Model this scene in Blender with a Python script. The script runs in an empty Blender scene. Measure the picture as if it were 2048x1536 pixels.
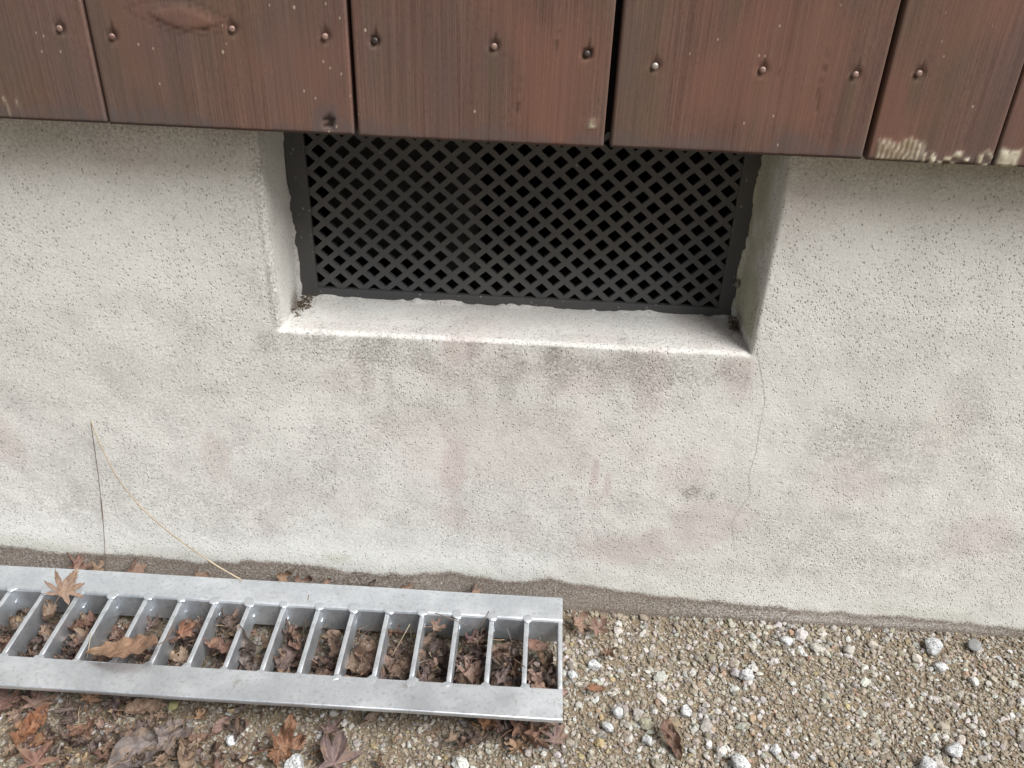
import bpy, bmesh, math, random
import numpy as np
from mathutils import Vector, Matrix
random.seed(7); rng = np.random.default_rng(11)
C = bpy.context.scene.collection
sc = bpy.context.scene

# ------------------------------------------------------------------ camera
CD, CH, FPX = 0.66691, 0.70734, 1781.8            # metres from the wall, metres above the ground, focal length in px (2048 wide)
PITCH, YAW, ROLL = map(math.radians, (32.674, -1.4765, 2.2337))
_f = np.array([math.sin(YAW)*math.cos(PITCH), math.cos(YAW)*math.cos(PITCH), -math.sin(PITCH)])
_r0 = np.array([math.cos(YAW), -math.sin(YAW), 0.0]); _u0 = np.cross(_r0, _f)
_r = math.cos(ROLL)*_r0 + math.sin(ROLL)*_u0; _u = -math.sin(ROLL)*_r0 + math.cos(ROLL)*_u0
CAM = np.array([0.0, -CD, CH])
cam = bpy.data.cameras.new('camera'); cam.sensor_width = 36; cam.lens = FPX/2048*36
cam.clip_start = 0.02; cam.clip_end = 400
co = bpy.data.objects.new('camera', cam); C.objects.link(co)
co.matrix_world = Matrix(((_r[0], _u[0], -_f[0], CAM[0]), (_r[1], _u[1], -_f[1], CAM[1]), (_r[2], _u[2], -_f[2], CAM[2]), (0, 0, 0, 1)))
sc.camera = co

# ------------------------------------------------------------------ world, sun, exposure
SUN_EL, SUN_AZ = math.radians(53), math.radians(122)    # azimuth clockwise from +Y: in front of the wall, to the right
w = bpy.data.worlds.new('World'); sc.world = w; w.use_nodes = True
nt = w.node_tree; bg = nt.nodes['Background']
sky = nt.nodes.new('ShaderNodeTexSky'); sky.sky_type = 'NISHITA'; sky.sun_disc = False
sky.sun_elevation = SUN_EL; sky.sun_rotation = SUN_AZ; sky.air_density = 1.6; sky.dust_density = 6.0; sky.ozone_density = 1.0
hs = nt.nodes.new('ShaderNodeHueSaturation'); hs.inputs['Saturation'].default_value = 0.32
nt.links.new(sky.outputs[0], hs.inputs['Color']); nt.links.new(hs.outputs[0], bg.inputs[0]); bg.inputs[1].default_value = 0.055
sl = bpy.data.lights.new('sun', 'SUN'); sl.energy = 3.5; sl.angle = math.radians(38); sl.color = (1.0, 0.995, 0.985)
so = bpy.data.objects.new('sun', sl); C.objects.link(so)
sd = Vector((math.sin(SUN_AZ)*math.cos(SUN_EL), math.cos(SUN_AZ)*math.cos(SUN_EL), math.sin(SUN_EL)))
so.rotation_euler = sd.to_track_quat('Z', 'Y').to_euler(); so.location = sd*5
sc.view_settings.view_transform = 'Standard'; sc.view_settings.look = 'None'
sc.view_settings.gamma = 1; sc.view_settings.use_curve_mapping = False; sc.view_settings.exposure = 0.68

# ------------------------------------------------------------------ helpers
def ray(u, v): return _f + (u-1024)/FPX*_r - (v-768)/FPX*_u
def G(u, v, z=0.0):                                # where the sight line of a photo pixel meets the height z
    d = ray(u, v); t = (z-CAM[2])/d[2]; return CAM + t*d
def Wp(u, v, y=0.0):                               # ... or the upright plane at depth y
    d = ray(u, v); t = (y-CAM[1])/d[1]; return CAM + t*d
def PX(x, y, z):
    d = np.array([x, y, z]) - CAM; k = d@_f
    return 1024 + FPX*(d@_r)/k, 768 - FPX*(d@_u)/k

def tag(o, label=None, cat=None, group=None, kind=None):
    if label: o['label'] = label
    if cat: o['category'] = cat
    if group: o['group'] = group
    if kind: o['kind'] = kind
    return o
def empty(name, loc=(0, 0, 0)):
    o = bpy.data.objects.new(name, None); C.objects.link(o); o.location = loc; o.empty_display_size = .02
    return o
def link(name, me, mat=None, parent=None, smooth=True):
    o = bpy.data.objects.new(name, me); C.objects.link(o)
    if mat: me.materials.append(mat)
    if smooth is not None: me.shade_smooth() if smooth else me.shade_flat()
    if parent: o.parent = parent
    return o
def mesh(name, V, F, attrs=None):
    me = bpy.data.meshes.new(name)
    V = np.asarray(V, dtype=np.float32)
    F = np.asarray(F, dtype=np.int32)
    n, k = F.shape
    me.vertices.add(len(V)); me.vertices.foreach_set('co', V.ravel())
    me.loops.add(n*k); me.loops.foreach_set('vertex_index', F.ravel())
    me.polygons.add(n); me.polygons.foreach_set('loop_start', np.arange(0, n*k, k, dtype=np.int32))
    me.update(calc_edges=True); me.validate()
    for a, val in (attrs or {}).items():
        val = np.asarray(val, dtype=np.float32)
        if val.ndim == 1:
            at = me.attributes.new(a, 'FLOAT', 'POINT'); at.data.foreach_set('value', val)
        else:
            if val.shape[1] == 3: val = np.concatenate([val, np.ones((len(val), 1), np.float32)], 1)
            at = me.attributes.new(a, 'FLOAT_COLOR', 'POINT'); at.data.foreach_set('color', val.ravel())
    return me
def gridf(nu, nv):
    i = np.arange(nu-1)[:, None]*nv + np.arange(nv-1)[None, :]
    return np.stack([i, i+nv, i+nv+1, i+1], -1).reshape(-1, 4)
def _h(ix, iy, iz, s):
    n = (ix.astype(np.int64)*374761393 + iy.astype(np.int64)*668265263 + iz.astype(np.int64)*2147483647 + s*974634777) & 0xffffffff
    n = ((n ^ (n >> 13))*1274126177) & 0xffffffff
    return ((n ^ (n >> 16)) & 0xffff)/65535.0
def vnoise(x, y, z=0.0, s=0):                      # value noise, 0..1
    x, y, z = np.broadcast_arrays(np.asarray(x, float), np.asarray(y, float), np.asarray(z, float))
    ix, iy, iz = np.floor(x), np.floor(y), np.floor(z); fx, fy, fz = x-ix, y-iy, z-iz
    fx, fy, fz = [t*t*(3-2*t) for t in (fx, fy, fz)]; r = 0
    for a in (0, 1):
        for b in (0, 1):
            for c in (0, 1):
                r = r + _h(ix+a, iy+b, iz+c, s)*(fx if a else 1-fx)*(fy if b else 1-fy)*(fz if c else 1-fz)
    return r
def fbm(x, y, z=0.0, s=0, o=4):
    r, a, t = 0, 1.0, 0
    for k in range(o):
        r = r + a*vnoise(x*2**k, y*2**k, np.asarray(z)*2**k, s+k); t += a; a *= .5
    return r/t
def ss(a, b, x):
    t = np.clip((x-a)/(b-a), 0, 1); return t*t*(3-2*t)
def bm_mesh(name, bm):
    me = bpy.data.meshes.new(name); bm.to_mesh(me); bm.free(); return me
def box(bm, x0, x1, y0, y1, z0, z1, bev=0.0, seg=2):
    r = bmesh.ops.create_cube(bm, size=1, matrix=Matrix.Translation(((x0+x1)/2, (y0+y1)/2, (z0+z1)/2)) @ Matrix.Diagonal((x1-x0, y1-y0, z1-z0, 1)))
    if bev:
        es = list({e for v in r['verts'] for e in v.link_edges})
        bmesh.ops.bevel(bm, geom=es, offset=bev, segments=seg, profile=.5, affect='EDGES')
def tube(pts, rad, n=6):
    pts = np.asarray(pts, float); m = len(pts); rad = np.broadcast_to(rad, (m,))
    T = np.gradient(pts, axis=0); T /= np.linalg.norm(T, axis=1)[:, None]+1e-12
    ref = np.array([0.13, 0.31, 0.94]); A = np.cross(T, ref); A /= np.linalg.norm(A, axis=1)[:, None]+1e-12; B = np.cross(T, A)
    a = np.arange(n)*2*math.pi/n
    V = (pts[:, None] + rad[:, None, None]*(np.cos(a)[None, :, None]*A[:, None] + np.sin(a)[None, :, None]*B[:, None])).reshape(-1, 3)
    i = np.arange(m-1)[:, None]*n; j = np.arange(n)[None, :]
    F = np.stack([i+j, i+(j+1) % n, i+n+(j+1) % n, i+n+j], -1).reshape(-1, 4)
    return V, F

# ------------------------------------------------------------------ materials
def mat(name):
    m = bpy.data.materials.new(name); m.use_nodes = True
    return m, m.node_tree, m.node_tree.nodes['Principled BSDF']
def N(nt, t, **k):
    n = nt.nodes.new('ShaderNode'+t)
    for a, v in k.items():
        if a in n.inputs.keys() or a.startswith('i_'): n.inputs[a[2:] if a.startswith('i_') else a].default_value = v
        else: setattr(n, a, v)
    return n
def lk(nt, a, b): nt.links.new(a, b)
def coords(nt, sx=1, sy=1, sz=1, loc=(0, 0, 0)):
    tc = N(nt, 'TexCoord'); mp = N(nt, 'Mapping'); mp.inputs['Scale'].default_value = (sx, sy, sz); mp.inputs['Location'].default_value = loc
    lk(nt, tc.outputs['Object'], mp.inputs['Vector']); return mp.outputs[0]
def noise(nt, vec, scale, detail=4, rough=.55, lac=2.0, dist=0.0):
    n = N(nt, 'TexNoise'); n.inputs['Scale'].default_value = scale; n.inputs['Detail'].default_value = detail
    n.inputs['Roughness'].default_value = rough; n.inputs['Lacunarity'].default_value = lac; n.inputs['Distortion'].default_value = dist
    lk(nt, vec, n.inputs['Vector']); return n.outputs['Fac']
def rng_(nt, x, a, b, c=0.0, d=1.0, smooth=True):
    n = N(nt, 'MapRange'); n.interpolation_type = 'SMOOTHSTEP' if smooth else 'LINEAR'
    for i, v in zip((1, 2, 3, 4), (a, b, c, d)): n.inputs[i].default_value = v
    lk(nt, x, n.inputs[0]); return n.outputs[0]
def mth(nt, op, a, b=None, clamp=False):
    n = N(nt, 'Math'); n.operation = op; n.use_clamp = clamp
    for i, v in enumerate((a, b)):
        if v is None: continue
        if isinstance(v, (int, float)): n.inputs[i].default_value = v
        else: lk(nt, v, n.inputs[i])
    return n.outputs[0]
def mix(nt, fac, a, b, bt='MIX'):
    n = N(nt, 'Mix'); n.data_type = 'RGBA'; n.blend_type = bt
    for i, v in ((0, fac), (6, a), (7, b)):
        if isinstance(v, (int, float)): n.inputs[i].default_value = v
        elif isinstance(v, tuple): n.inputs[i].default_value = (*v, 1) if len(v) == 3 else v
        else: lk(nt, v, n.inputs[i])
    return n.outputs[2]
def attr(nt, name):
    n = N(nt, 'Attribute'); n.attribute_name = name; return n
def sep(nt, c):
    n = N(nt, 'SeparateColor'); lk(nt, c, n.inputs[0]); return n.outputs
def bump(nt, h, dist, strength=1.0, prev=None):
    n = N(nt, 'Bump'); n.inputs['Distance'].default_value = dist; n.inputs['Strength'].default_value = strength
    lk(nt, h, n.inputs['Height'])
    if prev: lk(nt, prev, n.inputs['Normal'])
    return n.outputs[0]
def voro(nt, vec, scale, feat='F1', rnd=1.0):
    n = N(nt, 'TexVoronoi'); n.feature = feat; n.inputs['Scale'].default_value = scale; n.inputs['Randomness'].default_value = rnd
    lk(nt, vec, n.inputs['Vector']); return n

# stucco -------------------------------------------------------------
M_stucco, t, b = mat('stucco')
v = coords(t)
st = sep(t, attr(t, 'stain').outputs['Color']); st2 = sep(t, attr(t, 'stain_b').outputs['Color'])
n_big = noise(t, v, 5, 4); n_mid = noise(t, v, 28, 5, .6); n_fine = noise(t, v, 420, 3, .6); n_fine2 = noise(t, v, 900, 2, .5)
c = mix(t, rng_(t, n_big, .35, .65), (.68, .672, .64), (.745, .732, .70))
c = mix(t, mth(t, 'MULTIPLY', rng_(t, n_mid, .4, .7), .45), c, (.60, .59, .565))
c = mix(t, mth(t, 'MULTIPLY', st[0], .85), c, (.555, .455, .44))                           # pink stain
grime_and_shade = mth(t, 'MULTIPLY', st[1], rng_(t, mth(t, 'ADD', n_fine, mth(t, 'MULTIPLY', n_mid, .5)), .58, .90, .12, 1.25))
c = mix(t, mth(t, 'MULTIPLY', grime_and_shade, .95, True), c, (.25, .232, .215))
c = mix(t, mth(t, 'MULTIPLY', st2[0], .8), c, (.72, .725, .69))                           # pale bloom
c = mix(t, mth(t, 'MULTIPLY', st2[1], .7), c, (.36, .36, .22))                            # olive film, deepened for painted shade below boards and on right jamb
sb = rng_(t, mth(t, 'ADD', st[2], mth(t, 'MULTIPLY', mth(t, 'SUBTRACT', mth(t, 'ADD', mth(t, 'MULTIPLY', n_fine, .5), mth(t, 'MULTIPLY', noise(t, v, 700, 3, .7), .5)), .5), 1.5)), .22, .95)
brown = mth(t, 'MULTIPLY', mth(t, 'MULTIPLY', sb, rng_(t, st[2], .02, .15)), rng_(t, mth(t, 'ADD', mth(t, 'MULTIPLY', n_fine, .8), mth(t, 'MULTIPLY', n_fine2, .5)), .42, .85, .7, 1.15))
c = mix(t, mth(t, 'MULTIPLY', brown, .95, True), c, mix(t, rng_(t, n_mid, .3, .7), (.115, .076, .052), (.205, .155, .122)))
# pits: scattered dark pinholes, denser in some areas
dens = rng_(t, noise(t, v, 7, 4), .35, .65, .10, .56)
vv = coords(t, 1.0, 1.0, .72)
def pits(scale, rad, seedloc, keep):
    vx = voro(t, coords(t, 1, 1, .72, seedloc), scale)
    sp = sep(t, vx.outputs['Color'])
    m = mth(t, 'LESS_THAN', sp[0], keep)
    return mth(t, 'MULTIPLY', rng_(t, vx.outputs['Distance'], rad*.45, rad, 1, 0), m)
p1 = pits(330, .32, (0, 0, 0), mth(t, 'MULTIPLY', dens, .7)); p2 = pits(170, .14, (3.1, 1.7, .4), mth(t, 'MULTIPLY', dens, .4)); p3 = pits(520, .42, (1.1, 5.7, 2.4), mth(t, 'MULTIPLY', dens, .8))
pit = mth(t, 'MAXIMUM', mth(t, 'MAXIMUM', mth(t, 'MULTIPLY', p1, .8), p2), mth(t, 'MULTIPLY', p3, .55))
c = mix(t, mth(t, 'MULTIPLY', pit, .62), c, (.13, .115, .08))
c = mix(t, rng_(t, n_fine, .42, .62, 0, .16), c, (.33, .325, .29))
c = mix(t, rng_(t, n_fine2, .55, .68, 0, .35), c, (.27, .25, .21))
c = mix(t, rng_(t, n_fine2, .30, .42, .35, 0), c, (.80, .80, .78))
# hairline crack running down from the opening's corner
tcn = N(t, 'TexCoord'); sx = N(t, 'SeparateXYZ'); lk(t, tcn.outputs['Object'], sx.inputs[0])
CR = [Wp(*p) for p in ((1513, 700), (1521, 745), (1530, 800), (1520, 850), (1512, 905), (1497, 950), (1500, 990), (1478, 1020), (1462, 1048), (1468, 1090))]
z0c, z1c = CR[-1][2], CR[0][2]
fc = N(t, 'FloatCurve'); cv = fc.mapping.curves[0]
pts = sorted([((p[2]-z0c)/(z1c-z0c), (p[0]-.15)/.1) for p in CR])
while len(cv.points) < len(pts): cv.points.new(.5, .5)
for q, (a_, b_) in zip(cv.points, pts): q.location = (a_, b_); q.handle_type = 'VECTOR'
fc.mapping.update()
lk(t, rng_(t, sx.outputs['Z'], z0c, z1c, 0, 1, False), fc.inputs['Value'])
wob = mth(t, 'MULTIPLY', mth(t, 'SUBTRACT', noise(t, coords(t, 0, 0, 1), 260, 5, .85), .5), .009)
xc = mth(t, 'ADD', mth(t, 'ADD', mth(t, 'MULTIPLY', fc.outputs[0], .1), .15), wob)
dx = mth(t, 'ABSOLUTE', mth(t, 'SUBTRACT', sx.outputs['X'], xc))
crk = mth(t, 'MULTIPLY', rng_(t, dx, .0001, .0007, 1, 0), mth(t, 'MULTIPLY', rng_(t, sx.outputs['Z'], z0c-.01, z0c+.01), rng_(t, sx.outputs['Z'], z1c-.001, z1c+.001, 1, 0)))
crk = mth(t, 'MULTIPLY', crk, rng_(t, sx.outputs['Y'], .006, .01, 1, 0))
crk = mth(t, 'MULTIPLY', crk, rng_(t, noise(t, coords(t, 0, 0, 1, (0, 0, 5)), 60, 2), .3, .55, .35, 1))
c = mix(t, mth(t, 'MULTIPLY', crk, .33), c, (.16, .135, .10))
lk(t, c, b.inputs['Base Color']); b.inputs['Roughness'].default_value = .93; b.inputs['Specular IOR Level'].default_value = .25
grain = mth(t, 'ADD', mth(t, 'MULTIPLY', n_fine, .7), mth(t, 'MULTIPLY', n_fine2, .3))
nb = bump(t, noise(t, v, 130, 3, .6), .0008, .4)
nb = bump(t, grain, .0010, .6, nb)
nb = bump(t, mth(t, 'SUBTRACT', 1.0, mth(t, 'MAXIMUM', pit, mth(t, 'MULTIPLY', crk, .35))), .0008, .8, nb)
lk(t, nb, b.inputs['Normal'])

# stained wood ---------------------------------------------------------
M_wood, t, b = mat('red_brown_wood')
oi = N(t, 'ObjectInfo'); tc = N(t, 'TexCoord'); cmb = N(t, 'CombineXYZ')
lk(t, mth(t, 'MULTIPLY', oi.outputs['Random'], 37.0), cmb.inputs[0]); lk(t, mth(t, 'MULTIPLY', oi.outputs['Random'], 11.0), cmb.inputs[1])
ad = N(t, 'VectorMath'); lk(t, tc.outputs['Object'], ad.inputs[0]); lk(t, cmb.outputs[0], ad.inputs[1])
def stretch(kx, kz):
    m_ = N(t, 'Mapping'); m_.inputs['Scale'].default_value = (kx, kx, kz); lk(t, ad.outputs[0], m_.inputs[0]); return m_.outputs[0]
wr = sep(t, attr(t, 'wear').outputs['Color']); wr2 = sep(t, attr(t, 'wear_b').outputs['Color'])
g1 = noise(t, stretch(1, .03), 240, 4, .62, dist=.2); g2 = noise(t, stretch(1, .12), 45, 4, .6, dist=.3); g3 = noise(t, stretch(1, .5), 14, 4, .6)
g4 = noise(t, stretch(1, .010), 900, 2, .6)
c = mix(t, rng_(t, g3, .32, .68), (.158, .082, .062), (.165, .096, .075))
c = mix(t, rng_(t, g2, .35, .7, 0, .6), c, (.120, .080, .066))
c = mix(t, rng_(t, g1, .42, .70, 0, .34), c, (.205, .128, .098))
c = mix(t, rng_(t, g1, .30, .46, .34, 0), c, (.07, .045, .036))
c = mix(t, rng_(t, g4, .38, .56, .26, 0), c, (.05, .032, .027))
c = mix(t, rng_(t, g4, .56, .68, 0, .14), c, (.26, .17, .13))
gp = noise(t, stretch(1, .35), 620, 3, .7); c = mix(t, rng_(t, gp, .52, .70, 0, .35), c, (.055, .036, .030)); c = mix(t, rng_(t, gp, .30, .44, .25, 0), c, (.24, .15, .12))
c = mix(t, .10, c, (.03, .02, .018))
c = mix(t, mth(t, 'MULTIPLY', wr2[1], rng_(t, g2, .3, .6, .4, .9)), c, (.110, .082, .056))       # olive tone
c = mix(t, mth(t, 'MULTIPLY', wr2[2], .6), c, (.205, .098, .070))                                # redder fresh stain
c = mix(t, mth(t, 'MULTIPLY', wr[0], rng_(t, g1, .3, .65, .5, 1)), c, (.098, .080, .077))       # greyed end grain
c = mix(t, mth(t, 'MULTIPLY', wr[2], .92), c, (.022, .016, .014))                               # dents and splits
spk = voro(t, stretch(1, .7), 95); sc_ = sep(t, spk.outputs['Color'])
spm = mth(t, 'MULTIPLY', rng_(t, spk.outputs['Distance'], .05, .11, 1, 0), mth(t, 'LESS_THAN', sc_[0], .14))
spm2v = voro(t, stretch(1, .6), 300); s2_ = sep(t, spm2v.outputs['Color'])
spm = mth(t, 'MAXIMUM', spm, mth(t, 'MULTIPLY', rng_(t, spm2v.outputs['Distance'], .12, .25, .8, 0), mth(t, 'LESS_THAN', s2_[1], .02)))
c = mix(t, mth(t, 'MULTIPLY', spm, .75), c, (.42, .36, .27))
pn = mth(t, 'MULTIPLY', wr[1], 1.0, True)
c = mix(t, pn, c, mix(t, rng_(t, noise(t, stretch(1, 1), 160, 3), .3, .7), (.27, .225, .15), (.50, .46, .36)))
lk(t, c, b.inputs['Base Color']); b.inputs['Roughness'].default_value = .82; b.inputs['Specular IOR Level'].default_value = .15
nb = bump(t, g1, .0008, .35); nb = bump(t, g4, .0003, .35, nb); nb = bump(t, noise(t, stretch(1, 1), 500, 2), .0003, .25, nb)
nb = bump(t, mth(t, 'ADD', pn, mth(t, 'MULTIPLY', wr[2], -1.5)), .0007, .6, nb)
lk(t, nb, b.inputs['Normal'])

def simple(name, col, rough=.7, metal=0.0, var=.2, scale=60, bscale=200, bd=.0004, bs=.4, spec=.5, col2=None):
    m, t, b = mat(name); v = coords(t)
    n = noise(t, v, scale, 4, .6)
    c2 = col2 or tuple(x*(1-var) for x in col)
    lk(t, mix(t, rng_(t, n, .35, .65), col, c2), b.inputs['Base Color'])
    b.inputs['Roughness'].default_value = rough; b.inputs['Metallic'].default_value = metal; b.inputs['Specular IOR Level'].default_value = spec
    lk(t, bump(t, noise(t, v, bscale, 3), bd, bs), b.inputs['Normal'])
    return m
M_gap = simple('dark_backing', (.008, .007, .007), .9)
M_nail = simple('copper_brown_nail', (.27, .17, .14), .55, .2, .45, 900, 1500, .0002, .3)
M_nail_pale = simple('bare_nail', (.42, .37, .34), .42, .4, .3, 900, 1500, .0002, .3)
M_nail_dark = simple('dark_nail', (.06, .045, .04), .5, .3, .4, 900, 1500, .0002, .3)
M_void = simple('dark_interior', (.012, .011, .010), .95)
M_shutter = simple('shutter_metal', (.032, .034, .034), .7, .1)

# dark grille metal with pale dust specks
M_grille, t, b = mat('charcoal_grille'); v = coords(t)
c = mix(t, rng_(t, noise(t, v, 12, 3), .35, .65), (.062, .063, .066), (.078, .076, .074))
vx = voro(t, coords(t, 1, 1, .7), 210); s_ = sep(t, vx.outputs['Color'])
dst = mth(t, 'MULTIPLY', rng_(t, vx.outputs['Distance'], .10, .22, 1, 0), mth(t, 'LESS_THAN', s_[0], rng_(t, attr(t, 'dust').outputs['Fac'], 0, 1, .015, .5)))
c = mix(t, mth(t, 'MULTIPLY', dst, .6), c, (.33, .32, .29))
lk(t, c, b.inputs['Base Color']); b.inputs['Roughness'].default_value = .55; b.inputs['Specular IOR Level'].default_value = .4
lk(t, bump(t, noise(t, v, 700, 3), .0003, .3), b.inputs['Normal'])

# galvanised steel
M_galv, t, b = mat('galvanised_steel'); v = coords(t)
vx = voro(t, v, 90); cr = sep(t, vx.outputs['Color'])
n1 = noise(t, v, 18, 5, .6); n2 = noise(t, v, 260, 4, .65); n3 = noise(t, coords(t, 1, 1, 1, (4, 4, 4)), 6, 3)
c = mix(t, rng_(t, n1, .3, .7), (.62, .66, .71), (.79, .825, .865))
c = mix(t, rng_(t, cr[0], 0, 1, 0, .22, False), c, (.50, .525, .56))
c = mix(t, rng_(t, n2, .50, .72, 0, .65), c, (.46, .48, .505))
c = mix(t, rng_(t, n2, .25, .42, .4, 0), c, (.93, .94, .95))
c = mix(t, rng_(t, n3, .58, .72, 0, .35), c, (.55, .53, .47))
n5 = noise(t, coords(t, 1, 1, 1, (9, 2, 1)), 55, 6, .75); c = mix(t, rng_(t, n5, .58, .70, 0, .45), c, (.30, .27, .225))
lk(t, c, b.inputs['Base Color']); b.inputs['Metallic'].default_value = .88
lk(t, rng_(t, n1, .3, .7, .33, .48), b.inputs['Roughness'])
nb = bump(t, n2, .0004, .3); nb = bump(t, noise(t, v, 45, 3), .001, .25, nb); lk(t, nb, b.inputs['Normal'])
M_weld, t, b = mat('galvanised_weld'); v = coords(t)
lk(t, mix(t, rng_(t, noise(t, v, 300, 3), .35, .65), (.44, .47, .51), (.68, .72, .76)), b.inputs['Base Color'])
b.inputs['Metallic'].default_value = .88; b.inputs['Roughness'].default_value = .6
lk(t, bump(t, noise(t, v, 380, 3), .0014, .8), b.inputs['Normal'])

# soil and gravel
M_soil, t, b = mat('gritty_soil'); v = coords(t)
c = mix(t, rng_(t, noise(t, v, 9, 5, .6), .35, .65), (.19, .145, .10), (.27, .22, .155))
c = mix(t, rng_(t, noise(t, v, 420, 3, .7), .35, .65, 0, .7), c, (.10, .075, .05))
c = mix(t, rng_(t, noise(t, v, 260, 2), .6, .72, 0, .7), c, (.42, .38, .31))
lk(t, c, b.inputs['Base Color']); b.inputs['Roughness'].default_value = .95; b.inputs['Specular IOR Level'].default_value = .2
nb = bump(t, noise(t, v, 350, 4, .7), .002, .9); lk(t, nb, b.inputs['Normal'])
M_stone, t, b = mat('gravel_stone'); v = coords(t)
c = attr(t, 'col').outputs['Color']
c = mix(t, .29, c, (.09, .078, .058))
c = mix(t, rng_(t, noise(t, v, 600, 3, .7), .50, .62, 0, .45), c, (.12, .115, .11))
c = mix(t, rng_(t, noise(t, v, 350, 2, .6), .35, .7, .25, 0), c, (.16, .12, .08))
lk(t, c, b.inputs['Base Color']); b.inputs['Roughness'].default_value = .85; b.inputs['Specular IOR Level'].default_value = .3
lk(t, bump(t, noise(t, v, 900, 3), .0006, .6), b.inputs['Normal'])
M_granite, t, b = mat('granite_stone'); v = coords(t)
n = noise(t, v, 650, 3, .75)
c = mix(t, rng_(t, noise(t, v, 120, 3), .35, .65), (.55, .56, .56), (.38, .38, .38))
c = mix(t, rng_(t, n, .50, .60, 0, .85), c, (.10, .105, .11))
lk(t, c, b.inputs['Base Color']); b.inputs['Roughness'].default_value = .75
lk(t, bump(t, noise(t, v, 500, 4, .7), .001, .7), b.inputs['Normal'])

# dry leaf
M_leaf, t, b = mat('dry_leaf'); v = coords(t)
c = attr(t, 'col').outputs['Color']
c = mix(t, rng_(t, noise(t, v, 140, 4, .7), .38, .66, 0, .7), c, mix(t, .55, c, (.035, .02, .016)))
c = mix(t, rng_(t, noise(t, v, 60, 3, .6), .5, .7, 0, .35), c, (.36, .24, .15))
vn = attr(t, 'vein').outputs['Fac']
c = mix(t, mth(t, 'MULTIPLY', rng_(t, vn, .5, 1.0), .35), c, (.42, .29, .19))
lk(t, c, b.inputs['Base Color']); b.inputs['Roughness'].default_value = .6; b.inputs['Specular IOR Level'].default_value = .35
nb = bump(t, vn, .0008, .7); nb = bump(t, noise(t, v, 180, 4, .65), .0016, .9, nb); lk(t, nb, b.inputs['Normal'])
tr = N(t, 'BsdfTranslucent'); lk(t, c, tr.inputs[0]); mx = N(t, 'MixShader'); mx.inputs[0].default_value = .15
lk(t, b.outputs[0], mx.inputs[1]); lk(t, tr.outputs[0], mx.inputs[2]); lk(t, mx.outputs[0], t.nodes['Material Output'].inputs[0])
M_straw = simple('straw', (.40, .33, .23), .6, 0, .35, 40)
M_twig = simple('dark_twig', (.17, .12, .085), .7, 0, .4, 80)
M_debris = simple('brown_debris', (.16, .115, .075), .9, 0, .5, 300)
M_cocoon = simple('cocoon', (.22, .19, .16), .8, 0, .5, 400)

# ------------------------------------------------------------------ foundation wall with the vent opening
XL, XR, ZS, REC, RE = -.2195, .1862, .3225, .068, .0035
ZB, TB = .5085, .04                                     # board bottom edge, board face depth
def gline(segs):
    out = []
    for a, b_, s in segs: out += list(np.linspace(a, b_, max(2, int(round((b_-a)/s))+1))[:-1])
    out.append(segs[-1][1]); return np.array(out)
e = .006
xs = gline([(-3, -.75, .15), (-.75, XL-e, .003), (XL-e, XL, .0012), (XL, XR, .003), (XR, XR+e, .0012), (XR+e, .8, .003), (.8, 3, .15)])
zs = gline([(-.06, ZS-e, .003), (ZS-e, ZS, .0012), (ZS, .56, .003), (.56, 2.6, .2)])
ZT = zs[np.argmin(abs(zs-.545))]
X, Z = np.meshgrid(xs, zs, indexing='ij')
def relief(x, z, s=0):
    return -.0016*(fbm(x*9, z*9, 0, 3+s)-.5)*2 - .0005*(fbm(x*45, z*45, 0, 9+s)-.5)*2
dd = np.hypot(np.maximum(np.maximum(XL-X, X-XR), 0), np.maximum(ZS-Z, 0))
dd = dd + .0012*(fbm(X*160, Z*160, 0, 21, 3)-.5)*(dd > 0)*(dd < .0045)
rr = np.clip(RE-dd, 0, RE)
edge = RE - np.sqrt(np.maximum(RE*RE-rr*rr, 0))
Y = relief(X, Z)*np.clip(dd/.004, 0, 1) + edge
V1 = np.stack([X, Y, Z], -1).reshape(-1, 3); F1 = gridf(len(xs), len(zs))
cx = .5*(xs[:-1]+xs[1:])[:, None]; cz = .5*(zs[:-1]+zs[1:])[None, :]
hole = ((cx > XL) & (cx < XR) & (cz > ZS) & (cz < ZT)).reshape(-1)
F1 = F1[~hole]
ys = np.concatenate([np.linspace(RE, REC, 24)])
def strip(A, side):                                     # jambs and sill: A along the edge, ys into the wall
    a, y = np.meshgrid(A, ys, indexing='ij'); k = (y-RE)/(REC-RE)
    rag = (np.where(k > .93, 1, 0))*((fbm(a*38, 0*a, 0, 31+side, 4)-.45)*.006 + .0030*(vnoise(a*260, 0*a, 0, 77+side)-.5)*(vnoise(a*50, 0*a, 0, 78+side) > .45) + .0012*(vnoise(a*95, 0*a, 0, 79+side) > .62))
    rel = .0012*np.abs((fbm(a*22, y*22, 0, 41+side)-.5)*2)*np.clip(k*6, 0, 1)
    if side == 0: P = np.stack([XL+rel+np.maximum(rag, -.001), y, a], -1)
    if side == 1: P = np.stack([XR-rel-.0045*k-np.maximum(rag, -.001), y, a], -1)
    if side == 2: P = np.stack([a, y, ZS+rel+np.maximum(rag, -.001)*.8], -1)
    return P.reshape(-1, 3), gridf(len(A), len(ys))
zj = zs[(zs >= ZS-1e-9) & (zs <= ZT+1e-9)]; xj = xs[(xs >= XL-1e-9) & (xs <= XR+1e-9)]
Vs, Fs, off = [V1], [F1], len(V1)
for A, sd_ in ((zj, 0), (zj, 1), (xj, 2)):
    P, F = strip(A, sd_)
    if sd_ == 0: F = F[:, ::-1]
    Vs.append(P); Fs.append(F+off); off += len(P)
P = np.array([[XL, 0, ZT], [XR, 0, ZT], [XR, REC, ZT], [XL, REC, ZT]]); Vs.append(P); Fs.append(np.array([[3, 2, 1, 0]])+off)
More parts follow.
